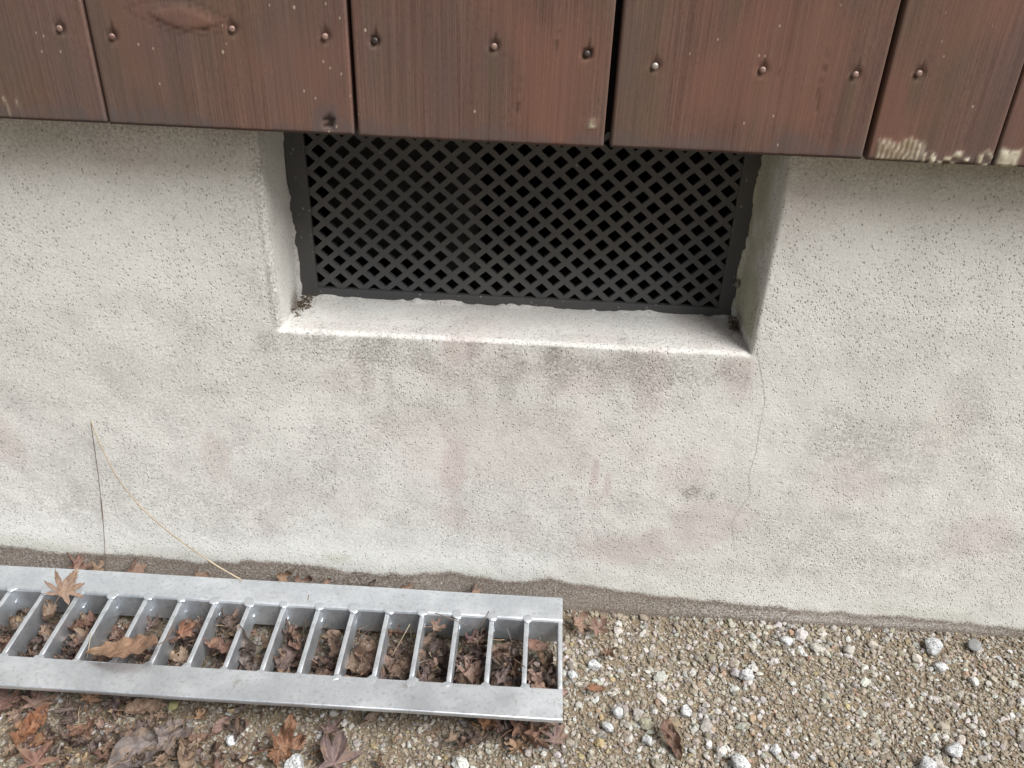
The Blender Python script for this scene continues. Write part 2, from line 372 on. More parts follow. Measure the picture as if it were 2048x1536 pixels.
V = np.concatenate(Vs); F = np.concatenate(Fs)
x, y, z = V.T
# stains and some painted shade, placed by hand, in wall coordinates
def blob(u, v_, ru, rv, s=0, rough=.7):                  # soft irregular patch around a photo pixel, radii in px
    c_ = Wp(u, v_); sx_, sz_ = ru/2700.0, rv/2350.0
    d = np.hypot((x-c_[0])/sx_, (z-c_[2])/sz_) + rough*(fbm(x*38, z*26, 0, 50+s, 4)-.5)*2
    return ss(1.15, .45, d)*(y < .02)
pink = np.zeros(len(x)); grm_and_shade = np.zeros(len(x)); pale = np.zeros(len(x)); olive_and_shade = np.zeros(len(x))
for i, (u, v_, a, c_, k) in enumerate([(905, 930, 45, 130, .8), (890, 860, 22, 40, .6), (900, 1030, 70, 50, .6), (1190, 940, 16, 60, .75), (1215, 970, 12, 45, .7), (1190, 1000, 20, 30, .4),
        (430, 920, 40, 90, .45), (350, 940, 30, 60, .35), (20, 900, 60, 90, .5), (520, 1040, 80, 50, .3), (930, 700, 60, 40, .7), (1150, 770, 120, 40, .4), (1300, 760, 60, 90, .45),
        (1480, 740, 50, 60, .5), (1250, 1090, 140, 60, .6), (1420, 1050, 120, 70, .5), (1370, 950, 90, 70, .35), (1700, 960, 120, 90, .35), (1960, 1080, 110, 80, .4), (1890, 860, 60, 80, .2),
        (700, 760, 90, 60, .25), (260, 290, 90, 40, .3), (1620, 420, 60, 120, .25), (700, 1010, 70, 60, .25), (1000, 1060, 90, 50, .35), (1000, 900, 430, 150, .28), (1060, 740, 380, 60, .34), (560, 1000, 200, 70, .25)]):
    pink = np.maximum(pink, k*blob(u, v_, a, c_, i))
for i, (u, v_, a, c_, k) in enumerate([(700, 700, 190, 40, .75), (1000, 735, 330, 50, .7), (1320, 745, 190, 50, .7), (480, 720, 90, 50, .4), (800, 820, 200, 70, .3), (1080, 840, 200, 60, .3), (1730, 870, 110, 90, .5), (1850, 900, 120, 80, .4),
        (640, 960, 40, 70, .55), (670, 910, 25, 30, .45), (1385, 985, 16, 14, .8), (1424, 990, 12, 9, .8), (1270, 770, 120, 60, .45), (700, 900, 110, 110, .3), (300, 960, 160, 60, .35), (120, 1000, 140, 70, .4),
        (420, 1010, 120, 50, .35), (1950, 980, 120, 90, .35), (1600, 1060, 180, 90, .3), (1930, 800, 70, 100, .3), (500, 420, 50, 200, .28), (1200, 1000, 200, 60, .25), (100, 760, 140, 80, .22), (380, 640, 120, 60, .28)]):
    grm_and_shade = np.maximum(grm_and_shade, .78*k*blob(u, v_, a, c_, 60+i, .9))
grm_and_shade = np.maximum(grm_and_shade, .22*ss(.38, .62, fbm(x*7, z*9, 0, 88, 4))*ss(.40, .28, z)*(y < .02)*(1-.6*ss(.3, .5, x)))
for (u, v_, a_) in ((1385, 985, 30), (1424, 991, 22), (1150, 1140, 14)):
    grm_and_shade = np.maximum(grm_and_shade, .9*blob(u, v_, a_, a_*.75, 140, .15))
drip = ss(.5, .8, fbm(x*55, z*3.0, 0, 90, 3))*ss(.19, .31, z)*(z < ZS-.003)*ss(XL-.02, XL+.04, x)*ss(XR+.02, XR-.02, x)
grm_and_shade = np.maximum(grm_and_shade, .7*drip*(y < .02))
zone = ss(.025, .06, ZS-z)*0
band = np.exp(-((z-(.115))/.075)**2)*(y < .02)
grm_and_shade = np.maximum(grm_and_shade, .30*band*ss(.35, .65, fbm(x*10, z*22, 0, 95)))
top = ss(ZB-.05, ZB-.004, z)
grm_and_shade = np.maximum(grm_and_shade, .45*top*(y < .02)); olive_and_shade = .75*top*ss(.3, .6, fbm(x*9, z*30, 0, 97))*(y < .02)  # real dirt, strengthened to paint in the shade gradient below the boards
# dirt splashed up from the ground: its wavy upper edge read off the photograph
ew = [Wp(*p) for p in ((0, 1085), (100, 1100), (200, 1106), (300, 1108), (400, 1122), (500, 1120), (600, 1126), (700, 1140), (800, 1147), (900, 1142), (1000, 1157), (1050, 1162), (1100, 1152), (1150, 1166), (1200, 1174), (1300, 1187), (1400, 1197), (1500, 1204), (1600, 1217), (1700, 1222), (1800, 1230), (1950, 1244), (2040, 1256))]
eh = np.interp(x, [p[0] for p in ew], [p[2] for p in ew]) + .0035*(fbm(x*60, 0*x, 0, 101, 4)-.5)*2
bw = ss(eh+.006, eh-.007, z)*(y < .02)
rim = np.exp(-((z-eh+.004)/.004)**2)
brn = bw*np.clip(.80 + .28*rim - .16*ss(.08, .32, x) + .25*ss(.007, .0, z), 0, 1)
pale = ss(eh+.045, eh+.012, z)*(1-bw)*(y < .02)*ss(.25, .6, fbm(x*14, z*40, 0, 104)+.25*(1-(z-eh)/.04))*.75
pale = np.maximum(pale, .6*blob(600, 1115, 90, 22, 130)); pale = np.maximum(pale, .6*blob(1545, 800, 40, 110, 131)); pale = np.maximum(pale, .5*blob(1640, 560, 90, 200, 132)); pale = np.maximum(pale, .5*blob(250, 520, 260, 130, 133))
grm_and_shade *= 1-.8*pale
olive_and_shade = np.maximum(olive_and_shade, .35*ss(eh+.022, eh+.004, z)*(1-bw)*ss(.4, .62, fbm(x*16, z*16, 0, 108))*(y < .02))
olive_and_shade = np.maximum(olive_and_shade, .4*blob(670, 1115, 40, 16, 134))
ins = (y > .004)*(z >= ZS-.004)
pink = np.where(ins, .40*ss(.3, .6, fbm(x*18, y*18, 0, 110))*(z < ZS+.004), pink)
dc = np.minimum(np.hypot(x-XL, y-.045), np.hypot(x-XR+.003, y-.045))
brn = np.where(ins, .75*ss(.022, .004, dc + .012*(fbm(x*120, y*120, z*120, 112)-.5))*ss(ZS+.03, ZS+.005, z), brn)
olive_and_shade = np.where(ins & (x > XR-.02) & (z > ZS+.01), .95*ss(.25, .5, fbm(y*20, z*20, 0, 114)), olive_and_shade)  # real olive stain, strengthened to paint the right jamb's shade darker
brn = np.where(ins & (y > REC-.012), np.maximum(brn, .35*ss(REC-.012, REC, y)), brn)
grm_and_shade = np.where(dd_ok if False else (np.abs(x-XL+.003) < .004) & (y < .006) & (z > ZS), np.maximum(grm_and_shade, .55), grm_and_shade)
me = mesh('foundation_wall', V, F, {'stain': np.stack([pink, grm_and_shade, brn], 1), 'stain_b': np.stack([pale, olive_and_shade, 0*x], 1)})
bm = bmesh.new(); bm.from_mesh(me); bmesh.ops.remove_doubles(bm, verts=bm.verts, dist=2e-5); bm.to_mesh(me); bm.free()
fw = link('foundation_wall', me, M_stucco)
tag(fw, 'pale rendered foundation wall with pink and brown stains and a recessed vent opening', 'wall')

# ------------------------------------------------------------------ ventilation grille
vg = empty('ventilation_grille', ((XL+XR)/2, REC, ZS))
tag(vg, 'charcoal metal grille with a diamond lattice recessed in the pale foundation wall', 'vent grille')
def P_(o, p=vg):                                        # keep world coordinates under a parent
    o.parent = p; o.matrix_parent_inverse = Matrix.Translation(p.location).inverted(); return o
gy = REC
fi_l, fi_r, fi_b = -.2025, .1673, .3310                 # inner edges of the frame, read off the photograph
bm = bmesh.new()
for a in ((XL-.012, fi_l, ZS-.012, ZT+.02), (fi_r, XR+.012, ZS-.012, ZT+.02)):
    box(bm, a[0], a[1], gy-.0015, gy+.004, a[2], a[3], .0006)
box(bm, fi_l-.0004, fi_r+.0004, gy-.0012, gy+.0038, ZS-.012, fi_b, .0006)
box(bm, fi_l-.0004, fi_r+.0004, gy-.0012, gy+.0038, ZT-.004, ZT+.02, .0006)
bmesh.ops.subdivide_edges(bm, edges=[e_ for e_ in bm.edges if e_.calc_length() > .05], cuts=40, use_grid_fill=True)
me = bm_mesh('frame', bm)
at = me.attributes.new('dust', 'FLOAT', 'POINT')
at.data.foreach_set('value', [1.0]*len(me.vertices))
P_(link('frame', me, M_grille, smooth=False))
# lattice: diamond cells, each a plate with a rounded diamond hole
PW, PH, HB = .0212, .0212*.905, .0034
PWl, PHl = (fi_r-fi_l)/17.5, 0
PW = .02057; PH = .0184
bm = bmesh.new()
nxn, nzn = int((fi_r-fi_l)/PW)+3, int((ZT-fi_b)/PH)+3
kk = 1-HB*2*1.0/(PW*.7)
for j in range(-1, nzn*2+2):
    for i in range(-2, nxn):
        cx_ = fi_l + .0014 + (i + (0 if j % 2 else .5))*PW; cz_ = fi_b + j*PH/2 + .0002
        hw, hh = PW/2, PH/2
        oc = [(cx_-hw, cz_), (cx_, cz_-hh), (cx_+hw, cz_), (cx_, cz_+hh)]
        kk = .645; ic = []
        for q in range(4):
            p = oc[q]; pv = oc[q-1]; nx_ = oc[(q+1) % 4]
            h = lambda a_: (cx_+(a_[0]-cx_)*kk, cz_+(a_[1]-cz_)*kk)
            P0, Pp, Pn = h(p), h(pv), h(nx_)
            L = lambda a_, b_, s: (a_[0]+(b_[0]-a_[0])*s, a_[1]+(b_[1]-a_[1])*s)
            ic.append([L(P0, Pp, .06), L(L(P0, Pp, .02), L(P0, Pn, .02), .5), L(P0, Pn, .06)])
        yf, yb = gy+.0006, gy+.0042
        ov = [[bm.verts.new((a_[0], yy, a_[1])) for a_ in oc] for yy in (yf, yb)]
        iv = [[[bm.verts.new((a_[0], yy, a_[1])) for a_ in r_] for r_ in ic] for yy in (yf, yb)]
        for q in range(4):
            n_ = (q+1) % 4
            for s, (O, I) in enumerate(zip(ov, iv)):
                f = [O[q], O[n_], I[n_][1], I[n_][0], I[q][2], I[q][1]]
                bm.faces.new(f if s == 0 else f[::-1])
            A, B = iv[0], iv[1]
            for a_, b_ in (((q, 0), (q, 1)), ((q, 1), (q, 2)), ((q, 2), (n_, 0))):
                bm.faces.new([A[a_[0]][a_[1]], A[b_[0]][b_[1]], B[b_[0]][b_[1]], B[a_[0]][a_[1]]])
for co_, no in (((fi_l-.002, 0, 0), (-1, 0, 0)), ((fi_r+.002, 0, 0), (1, 0, 0)), ((0, 0, fi_b-.002), (0, 0, -1)), ((0, 0, ZT+.002), (0, 0, 1))):
    bmesh.ops.bisect_plane(bm, geom=bm.verts[:]+bm.edges[:]+bm.faces[:], plane_co=co_, plane_no=no, clear_outer=True)
bmesh.ops.remove_doubles(bm, verts=bm.verts, dist=1e-5)
me = bm_mesh('lattice', bm)
at = me.attributes.new('dust', 'FLOAT', 'POINT'); at.data.foreach_set('value', [0.0]*len(me.vertices))
P_(link('lattice', me, M_grille, smooth=False))
bm = bmesh.new(); box(bm, -.085, -.055, gy+.022, gy+.024, fi_b+.012, ZT+.01, .0005); box(bm, -.2, -.0855, gy+.060, gy+.062, fi_b+.004, ZT+.01)
P_(link('shutter_plate', bm_mesh('shutter_plate', bm), M_shutter, smooth=False))
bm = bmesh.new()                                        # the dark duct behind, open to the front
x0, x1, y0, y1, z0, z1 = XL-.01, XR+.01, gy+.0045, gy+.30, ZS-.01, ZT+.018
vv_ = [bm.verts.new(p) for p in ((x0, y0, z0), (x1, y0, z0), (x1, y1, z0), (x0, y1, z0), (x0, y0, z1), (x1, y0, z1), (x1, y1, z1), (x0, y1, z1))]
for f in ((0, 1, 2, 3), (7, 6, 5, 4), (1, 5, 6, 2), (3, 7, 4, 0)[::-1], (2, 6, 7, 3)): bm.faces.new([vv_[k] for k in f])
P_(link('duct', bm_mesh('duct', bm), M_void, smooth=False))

# ------------------------------------------------------------------ wooden cladding
cl = empty('wooden_cladding', (0, -TB, ZB)); tag(cl, 'row of upright red-brown stained boards nailed above the pale wall', 'cladding')
J = [Wp(165+.204*200, 200, -TB)[0], Wp(693+.0725*200, 200, -TB)[0], Wp(1243-.104*200, 200, -TB)[0], Wp(1808-.2468*200, 200, -TB)[0], Wp(2020, 222, -TB)[0]]
GW = [.0020, .0032, .0052, .0036, .0014]
nails = [(119, 57, 'c'), (224, 73, 'c'), (464, 58, 'c'), (650, 73, 'c'), (749, 82, 'd'), (988, 93, 'c'), (1174, 108, 'd'), (1310, 132, 'p'), (1525, 140, 'c'), (1711, 149, 'c'), (1838, 147, 'c')]
nailsW = [(*Wp(u, v_, -TB), k) for u, v_, k in nails]
edges = [J[0]-.185*k for k in range(14, 0, -1)] + J + [J[4]+.185*k for k in range(1, 14)]
gaps = [.0025]*14 + GW + [.0025]*13
blab = {0: 'smooth reddish end board with two pale scratches at its lower left', 1: 'wide board with an oval knot near the top', 2: 'brown board centred over the grille, with two sunken nails', 3: 'wide greyish board between the two broad dark gaps, with three bright nails',
        4: 'narrow reddish board with ribbed pale putty smeared on its bottom edge', 5: 'board at the far right with a pale putty smear at its bottom'}
for bi in range(len(edges)-1):
    xa, xb = edges[bi]+gaps[bi]/2, edges[bi+1]-gaps[bi+1]/2
    vis = xb > -.75 and xa < .75
    zb_ = ZB + random.uniform(-.0008, .0008)
    bxs = gline([(xa, xa+.003, .001), (xa+.003, xb-.003, .0018 if vis else .03), (xb-.003, xb, .001)])
    bzs = gline([(zb_, zb_+.004, .001), (zb_+.004, .72, .0022 if vis else .03), (.72, 2.6, .3)])
    X, Z = np.meshgrid(bxs, bzs, indexing='ij'); x, z = X.ravel(), Z.ravel()
    de = np.minimum(np.minimum(x-xa, xb-x), z-zb_)
    cup = .0006*((x-xa)/(xb-xa)-.5)**2*4
    y = -TB + np.clip(.0014-de, 0, 1)**2/.0014*.6 + cup - .0004*(fbm(x*30, z*3, 0, 200+bi)-.5)
    y = y + .0006*ss(.003, .0, z-zb_)*vnoise(x*300, 0*x, 0, 230+bi)
    grey = .6*ss(.012, .002, (z-zb_) + .014*(fbm(x*40, 0*x, 0, 210+bi)-.5)*2) + .25*ss(.003, .0005, np.minimum(x-xa, xb-x))*vnoise(z*60,0*z,0,207)
    grey = grey + .3*ss(.52, .72, fbm(x*22, z*7, 0, 215+bi))
    red = .7*ss(.5, .68, fbm(x*14, z*9, 0, 218+bi)); ol = .45*ss(.5, .7, fbm(x*30, z*6, 0, 225+bi))
    dark = .5*ss(.0012, .0002, np.abs(z-zb_-.0004)); paint = 0*x
    for sx_, sz_, L, seed in [(Wp(1640, 170, -TB)[0], Wp(1640, 170, -TB)[2], .028, 1), (Wp(1555, 165, -TB)[0], Wp(1555, 165, -TB)[2], .010, 2), (Wp(1115, 70, -TB)[0], Wp(1115, 75, -TB)[2], .03, 3), (Wp(1035, 200, -TB)[0], Wp(1035, 200, -TB)[2], .018, 4)]:
        wob_ = .003*(vnoise(z*90, 0*z, 0, 240+seed)-.5)
        dark = np.maximum(dark, .55*ss(.0016, .0003, np.abs(x-sx_-wob_))*ss(L, L*.4, np.abs(z-sz_))*ss(.35, .6, vnoise(z*260, x*60, 0, 244+seed)))
    for nx_, ny_, nz_, k_ in nailsW:
        if xa < nx_ < xb:
            r = np.hypot(x-nx_, (z-nz_)*.9)
            dark = np.maximum(dark, (.95 if k_ == 'd' else .35)*ss(.0050, .0030, r+.0018*vnoise(x*400,z*400,0,8)))
            dark = np.maximum(dark, (.2+.5*vnoise(nx_*90, 3.3))*ss(.0013, .0003, np.abs(x-nx_-.0005))*ss(.008, .003, np.abs(z-nz_-.003)))
            ol = np.maximum(ol, .7*ss(.006, .001, np.abs(x-nx_+.001*np.sin(z*80)))*ss(.06, .01, nz_-z)*(z < nz_))
            y = y + .0012*ss(.0048, .0026, r)
    kn = Wp(365, 36, -TB)                                  # the oval knot
    if xa < kn[0] < xb:
        q = np.abs((x-kn[0])/.026)**1.3+np.abs((z-kn[2]+.1*(x-kn[0]))/.0085)**1.3; q = q + .10*(fbm(x*70, z*70, 0, 250)-.5)
        dark = np.maximum(dark, .7*ss(.16, .03, np.abs(q-1))*ss(.1, -.4, (z-kn[2])/.0075)*vnoise(x*200, 0*x, 0, 256))
        dark = np.maximum(dark, .22*ss(.12, .03, np.abs(q-.85))); dark = np.maximum(dark, .18*ss(.2, .03, np.abs(q-1.6))); red = np.maximum(red, .8*ss(1.6, .5, q))
        y = y - .0008*ss(1.1, .5, q)
        kb = Wp(657, 245, -TB); q = np.hypot((x-kb[0])/.0045, (z-kb[2])/.006) + .5*(vnoise(x*500, z*500, 0, 252)-.5)
        dark = np.maximum(dark, ss(1.1, .7, q)*(vnoise(x*350, z*900, 0, 254) > .42)); grey = np.maximum(grey, .9*ss(3.6, 1.2, q)); y = y + .0015*ss(1.1, .6, q)
    # pale putty left on the lower edges at the right
    for (u0, u1, v0, v1, dens_, rib) in ((1762, 1842, 268, 312, 1.0, 1), (1850, 1985, 296, 322, .45, 0), (2008, 2032, 280, 328, .9, 0), (0, 18, 180, 228, .5, 2), (28, 40, 190, 228, .4, 2), (240, 252, 100, 190, .25, 0), (1180, 1190, 236, 246, .8, 0)):
        a_, b2 = Wp(u0, v0, -TB), Wp(u1, v1, -TB)
        if b2[0] > xa and a_[0] < xb:
            inx = ss(a_[0]-.002, a_[0]+.002, x)*ss(b2[0]+.002, b2[0]-.002, x)
            hgt = b2[2] + (a_[2]-b2[2])*(.35+.65*fbm(x*110, 0*x, 0, 260, 3))
            m = inx*ss(hgt+.0015, hgt-.0015, z)*(z > b2[2]-.004)
            if rib == 1: m = m*(.25+.75*ss(.3, .7, .5+.5*np.sin((x+.12*z)*2*math.pi/.0034)))
            elif rib == 0: m = m*ss(1-dens_-.1, 1-dens_+.12, vnoise(x*330, z*330, 0, 262))
            else: m = m*ss(.0016, .0004, np.abs(x-(a_[0]+b2[0])/2+.18*(z-b2[2])-.002))
            paint = np.maximum(paint, m); y = y - .0009*m
    Vf = np.stack([x, y, z], 1); nF = gridf(len(bxs), len(bzs))
    # back, edges and ends
    TK = .018; nb_ = len(Vf); na, nc = len(bxs), len(bzs)
    ring = [i*nc for i in range(na)] + [(na-1)*nc+j for j in range(1, nc)] + [i*nc+nc-1 for i in range(na-2, -1, -1)] + [j for j in range(nc-2, 0, -1)]
    Vb = Vf[ring].copy(); Vb[:, 1] = -TB+TK
    m_ = len(ring); rf = np.array([[ring[(k+1) % m_], ring[k], nb_+k, nb_+(k+1) % m_] for k in range(m_)])
    cl4 = np.concatenate([nF, rf]); VV = np.concatenate([Vf, Vb])
    def ext(a_): return np.concatenate([a_, a_[ring]*.0])
    me = mesh('board', VV, cl4, {'wear': np.stack([np.clip(ext(grey), 0, 1), ext(paint), np.clip(ext(dark), 0, 1)], 1), 'wear_b': np.stack([0*ext(x), ext(ol), ext(red)], 1)})
    bo = P_(link('board', me, M_wood, smooth=True), cl)
    k_ = bi-13
    if k_ in blab: bo['label'] = blab[k_]
    for nx_, ny_, nz_, kd in nailsW:
        if xa < nx_ < xb:
            bm = bmesh.new(); bmesh.ops.create_uvsphere(bm, u_segments=14, v_segments=8, radius=1)
            for v_ in bm.verts:
                v_.co = Vector((v_.co.x*.0023, v_.co.z*.0011, v_.co.y*.0023))
            me2 = bm_mesh('nail', bm)
            no_ = link('nail', me2, {'c': M_nail, 'p': M_nail_pale, 'd': M_nail_dark}[kd])
            no_.location = (nx_, -TB+(.0006 if kd == 'd' else -.0002), nz_); no_.rotation_euler = (random.uniform(-.2, .2), 0, random.uniform(-.2, .2))
            no_.parent = bo; no_.matrix_parent_inverse = Matrix.Translation(cl.location).inverted() @ Matrix.Translation(cl.location)
bm = bmesh.new(); box(bm, edges[0]+.01, edges[-1]-.01, -TB+TK+.0005, -.004, ZB+.006, 2.59)
P_(link('backing_batten', bm_mesh('backing_batten', bm), M_gap, smooth=False), cl)

# ------------------------------------------------------------------ ground
gx = gline([(-30, -3, 3), (-3, -.8, .1), (-.8, .8, .006), (.8, 3, .1), (3, 30, 3)])
gyl = gline([(-30, -3, 3), (-3, -.6, .1), (-.6, .03, .006), (.03, .4, .1)])
X, Yg = np.meshgrid(gx, gyl, indexing='ij')
def gh(x, y): 
    return (.004*(fbm(np.asarray(x)*8, np.asarray(y)*8, 0, 300)-.5) + .0018*(fbm(np.asarray(x)*40, np.asarray(y)*40, 0, 305)-.5))*ss(.03, -.03, -np.abs(np.asarray(y))*1.0+.0) 
def gh(x, y):
    return .005*(fbm(np.asarray(x, float)*8, np.asarray(y, float)*8, 0, 300)-.5) + .002*(fbm(np.asarray(x, float)*40, np.asarray(y, float)*40, 0, 305)-.5)
Z = gh(X, Yg) - .0015
g = link('ground', mesh('ground', np.stack([X, Yg, Z], -1).reshape(-1, 3), gridf(len(gx), len(gyl)), None), M_soil); tag(g, kind='structure')

def icos(sub):
    bm = bmesh.new(); bmesh.ops.create_icosphere(bm, subdivisions=sub, radius=1)
    V = np.array([v_.co[:] for v_ in bm.verts]); F = np.array([[v_.index for v_ in f.verts] for f in bm.faces]); bm.free(); return V, F
ICO1, ICO2, ICO3 = icos(1), icos(2), icos(3)
def rot_rand(n):
    q = rng.normal(size=(n, 4)); q /= np.linalg.norm(q, axis=1)[:, None]; a, b_, c_, d = q.T
    return np.stack([1-2*(c_*c_+d*d), 2*(b_*c_-a*d), 2*(b_*d+a*c_), 2*(b_*c_+a*d), 1-2*(b_*b_+d*d), 2*(c_*d-a*b_), 2*(b_*d-a*c_), 2*(c_*d+a*b_), 1-2*(b_*b_+c_*c_)], -1).reshape(n, 3, 3)
def pebbles(ico, pos, rad, col, jag=.30, flat=.72):
    V0, F0 = ico; n = len(pos); m = len(V0)
    R = rot_rand(n)
    sc3 = rng.uniform(.55, 1.3, (n, 1, 3)); P = V0[None]*(1+jag*rng.normal(size=(n, m, 1)).clip(-1.6, 1.6)*.6)*sc3
    P = np.einsum('nij,nmj->nmi', R, P); P[:, :, 2] *= flat
    P = P*rad[:, None, None] + pos[:, None, :]
    Fc = (F0[None] + (np.arange(n)*m)[:, None, None]).reshape(-1, 3)
    cc = np.repeat(col, m, axis=0)
    return P.reshape(-1, 3), Fc, cc
PAL = np.array([[.345, .30, .235], [.27, .23, .175], [.42, .375, .305], [.47, .44, .39], [.52, .505, .47], [.62, .61, .59], [.30, .29, .28], [.20, .185, .17], [.42, .30, .20], [.46, .37, .20], [.36, .24, .18]])
def colours(n, white=.12):
    white *= .7
    p = np.array([.27, .21, .17, .10, white*.6, white*.5, .05, .05, .035, .015, .02]); p /= p.sum()
    k = rng.choice(len(PAL), n, p=p); c_ = PAL[k]*rng.uniform(.75, 1.22, (n, 1))*rng.uniform(.95, 1.05, (n, 3)); return c_.clip(0, .85)
def scatter(n, x0, x1, y0, y1, rlo, rhi, pw, white, ico, lift, keep=None, jag=.30):
    xx = rng.uniform(x0, x1, n); yy = rng.uniform(y0, y1, n)
    if keep is not None:
        m = rng.uniform(size=n) < keep(xx, yy); xx, yy = xx[m], yy[m]; n = len(xx)
    r = rlo*(rhi/rlo)**(rng.uniform(size=n)**pw)
    yy = np.minimum(yy, -r*.9)
    pos = np.stack([xx, yy, gh(xx, yy)-.0015+r*lift], 1)
    return pebbles(ico, pos, r, colours(n, white), jag)
soilzone = lambda x, y: ss(.35, .65, fbm(x*9, y*9, 0, 320))*.75+.25
whitez = lambda x, y: (.35+.65*ss(-.15, .15, x))*(.35+.65*ss(.38, .62, fbm(x*11, y*11, 0, 330)))
parts = [scatter(104000, -.90, .94, -.46, 0, .0008, .0018, 1.1, .08, ICO1, .45),
         scatter(21500, -.90, .94, -.46, 0, .0016, .0034, 1.2, .5, ICO1, .45, soilzone),
         scatter(20000, -.90, .94, -.46, 0, .0014, .0026, 1.2, .10, ICO1, .5),
         scatter(12500, -.90, .94, -.46, 0, 0.0022, .0042, 1.5, .8, ICO2, .42, whitez, .26),
         scatter(380, -.90, .94, -.46, 0, .0044, .0075, 1.8, .9, ICO2, .42, whitez, .26),
         scatter(16000, -1.5, 1.5, -1.3, 0, .0022, .006, 1.6, .2, ICO1, .4, lambda x, y: 1.0*((np.abs(x) > .90) | (y < -.45)))]
Vs, Fs, Cs, off = [], [], [], 0
for P, F, c_ in parts: Vs.append(P); Fs.append(F+off); Cs.append(c_); off += len(P)
me = mesh('gravel', np.concatenate(Vs), np.concatenate(Fs), {'col': np.concatenate(Cs)})
tag(link('gravel', me, M_stone, smooth=False), 'loose tan and white gravel and grit covering the ground below the wall', 'gravel', kind='stuff')

# single stones that stand out
def stone(u, v_, r, flat, material, label, col=(.62, .62, .6), seed=0):
    p = G(u, v_, r*.4); V0, F0 = ICO3; rs = np.random.default_rng(seed)
    d = V0/np.linalg.norm(V0, axis=1)[:, None]
    # facets: cut the ball with random planes, then roughen
    rad = np.ones(len(d))
    for _ in range(11):
        n_ = rs.normal(size=3); n_ /= np.linalg.norm(n_); k = rs.uniform(.62, .9); q = d@n_
        rad = np.where(q > 1e-3, np.minimum(rad, k/np.maximum(q, 1e-3)), rad)
    rad *= 1+.10*(fbm(d[:, 0]*4+9, d[:, 1]*4+9, d[:, 2]*4+seed, seed)-.5)
    P = d*rad[:, None]*np.array([r*rs.uniform(.9, 1.1), r*rs.uniform(.75, 1.0), r*flat])
    me = mesh('stone', P, F0, {'col': np.tile(np.array(col), (len(P), 1))})
    o = link('stone', me, material, smooth=False); o.location = p; o.rotation_euler[2] = rs.uniform(0, 6)
    tag(o, label, 'stone', 'larger stones in the gravel')
stones = [(1866, 1293, .0105, .8, M_granite, 'largest white speckled stone, close to the wall at the far right'),
    (1493, 1352, .0085, .95, M_granite, 'grey-white wedge-shaped stone standing alone in the middle of the gravel'),
    (1572, 1282, .0070, .7, M_granite, 'speckled dark and white stone under the wall, left of an orange pebble'),
    (1603, 1268, .0060, .7, M_stone, 'dark grey stone touching the foot of the wall', (.20, .21, .22)),
    (1582, 1266, .0042, .8, M_stone, 'small orange-tan pebble between two grey stones at the foot of the wall', (.48, .32, .21)),
    (1948, 1290, .0088, .5, M_stone, 'flat blue-grey stone right of the largest white stone', (.26, .28, .29)),
    (1835, 1318, .0062, .6, M_stone, 'oblong cream stone just below the largest white stone', (.62, .58, .52)),
    (1880, 1333, .0065, .7, M_granite, 'white and black stone under the oblong cream stone'),
    (1948, 1362, .0058, .8, M_stone, 'bright white pebble halfway down the right side of the gravel', (.76, .75, .73)),
    (1697, 1300, .0060, .8, M_stone, 'pale greyish round stone near the wall, left of a cream pebble', (.50, .48, .44)),
    (1745, 1288, .0058, .7, M_stone, 'cream pebble near the wall, between the pale round stone and the largest stone', (.60, .55, .48)),
    (1372, 1422, .0070, .55, M_granite, 'low white stone above the brown curled leaf on the right gravel'),
    (1296, 1480, .0062, .85, M_granite, 'white speckled stone left of the brown curled leaf on the right gravel'),
    (1478, 1526, .0105, .8, M_granite, 'rounded grey and white stone at the lower edge, in the middle of the gravel'),
    (1550, 1500, .0068, .9, M_granite, 'egg-shaped grey-white stone above right of the rounded stone at the lower edge'),
    (1442, 1502, .0064, .85, M_stone, 'clean white lump just above the rounded stone at the lower edge', (.72, .71, .69)),
    (1418, 1490, .0044, .9, M_stone, 'small very white pebble above the clean white lump', (.78, .77, .76)),
    (1910, 1500, .0092, .8, M_granite, 'speckled stone at the lower right with brown litter behind it'),
    (1855, 1530, .0085, .8, M_granite, 'whitish stone at the lower edge, far right'),
    (590, 1530, .0105, .9, M_granite, 'tall white and grey stone beside the crumpled orange leaf'),
    (464, 1480, .0068, .85, M_granite, 'round white stone left of the crumpled orange leaf'),
    (215, 1458, .0062, .85, M_granite, 'white speckled stone right of the red-brown leaf near the lower left'),
    (197, 1492, .0048, 1.0, M_stone, 'small bright white pebble under the red-brown leaf near the lower left', (.78, .77, .74)),
    (1190, 1330, .0066, .85, M_granite, 'bright white stone to the right of the grate end'),
    (1145, 1350, .0050, .85, M_granite, 'small white stone close against the right end of the grate'),
    (1236, 1425, .0068, .9, M_granite, 'white stone right of the grate front corner'),
    (1215, 1455, .0064, .8, M_granite, 'speckled white stone diagonally below the grate front corner'),
    (345, 1412, .0050, .8, M_stone, 'yellow-green pebble under the front flange of the grate', (.45, .44, .20))]
for i, s in enumerate(stones): stone(*s[:6], *( [s[6]] if len(s) > 6 else []), seed=400+i)

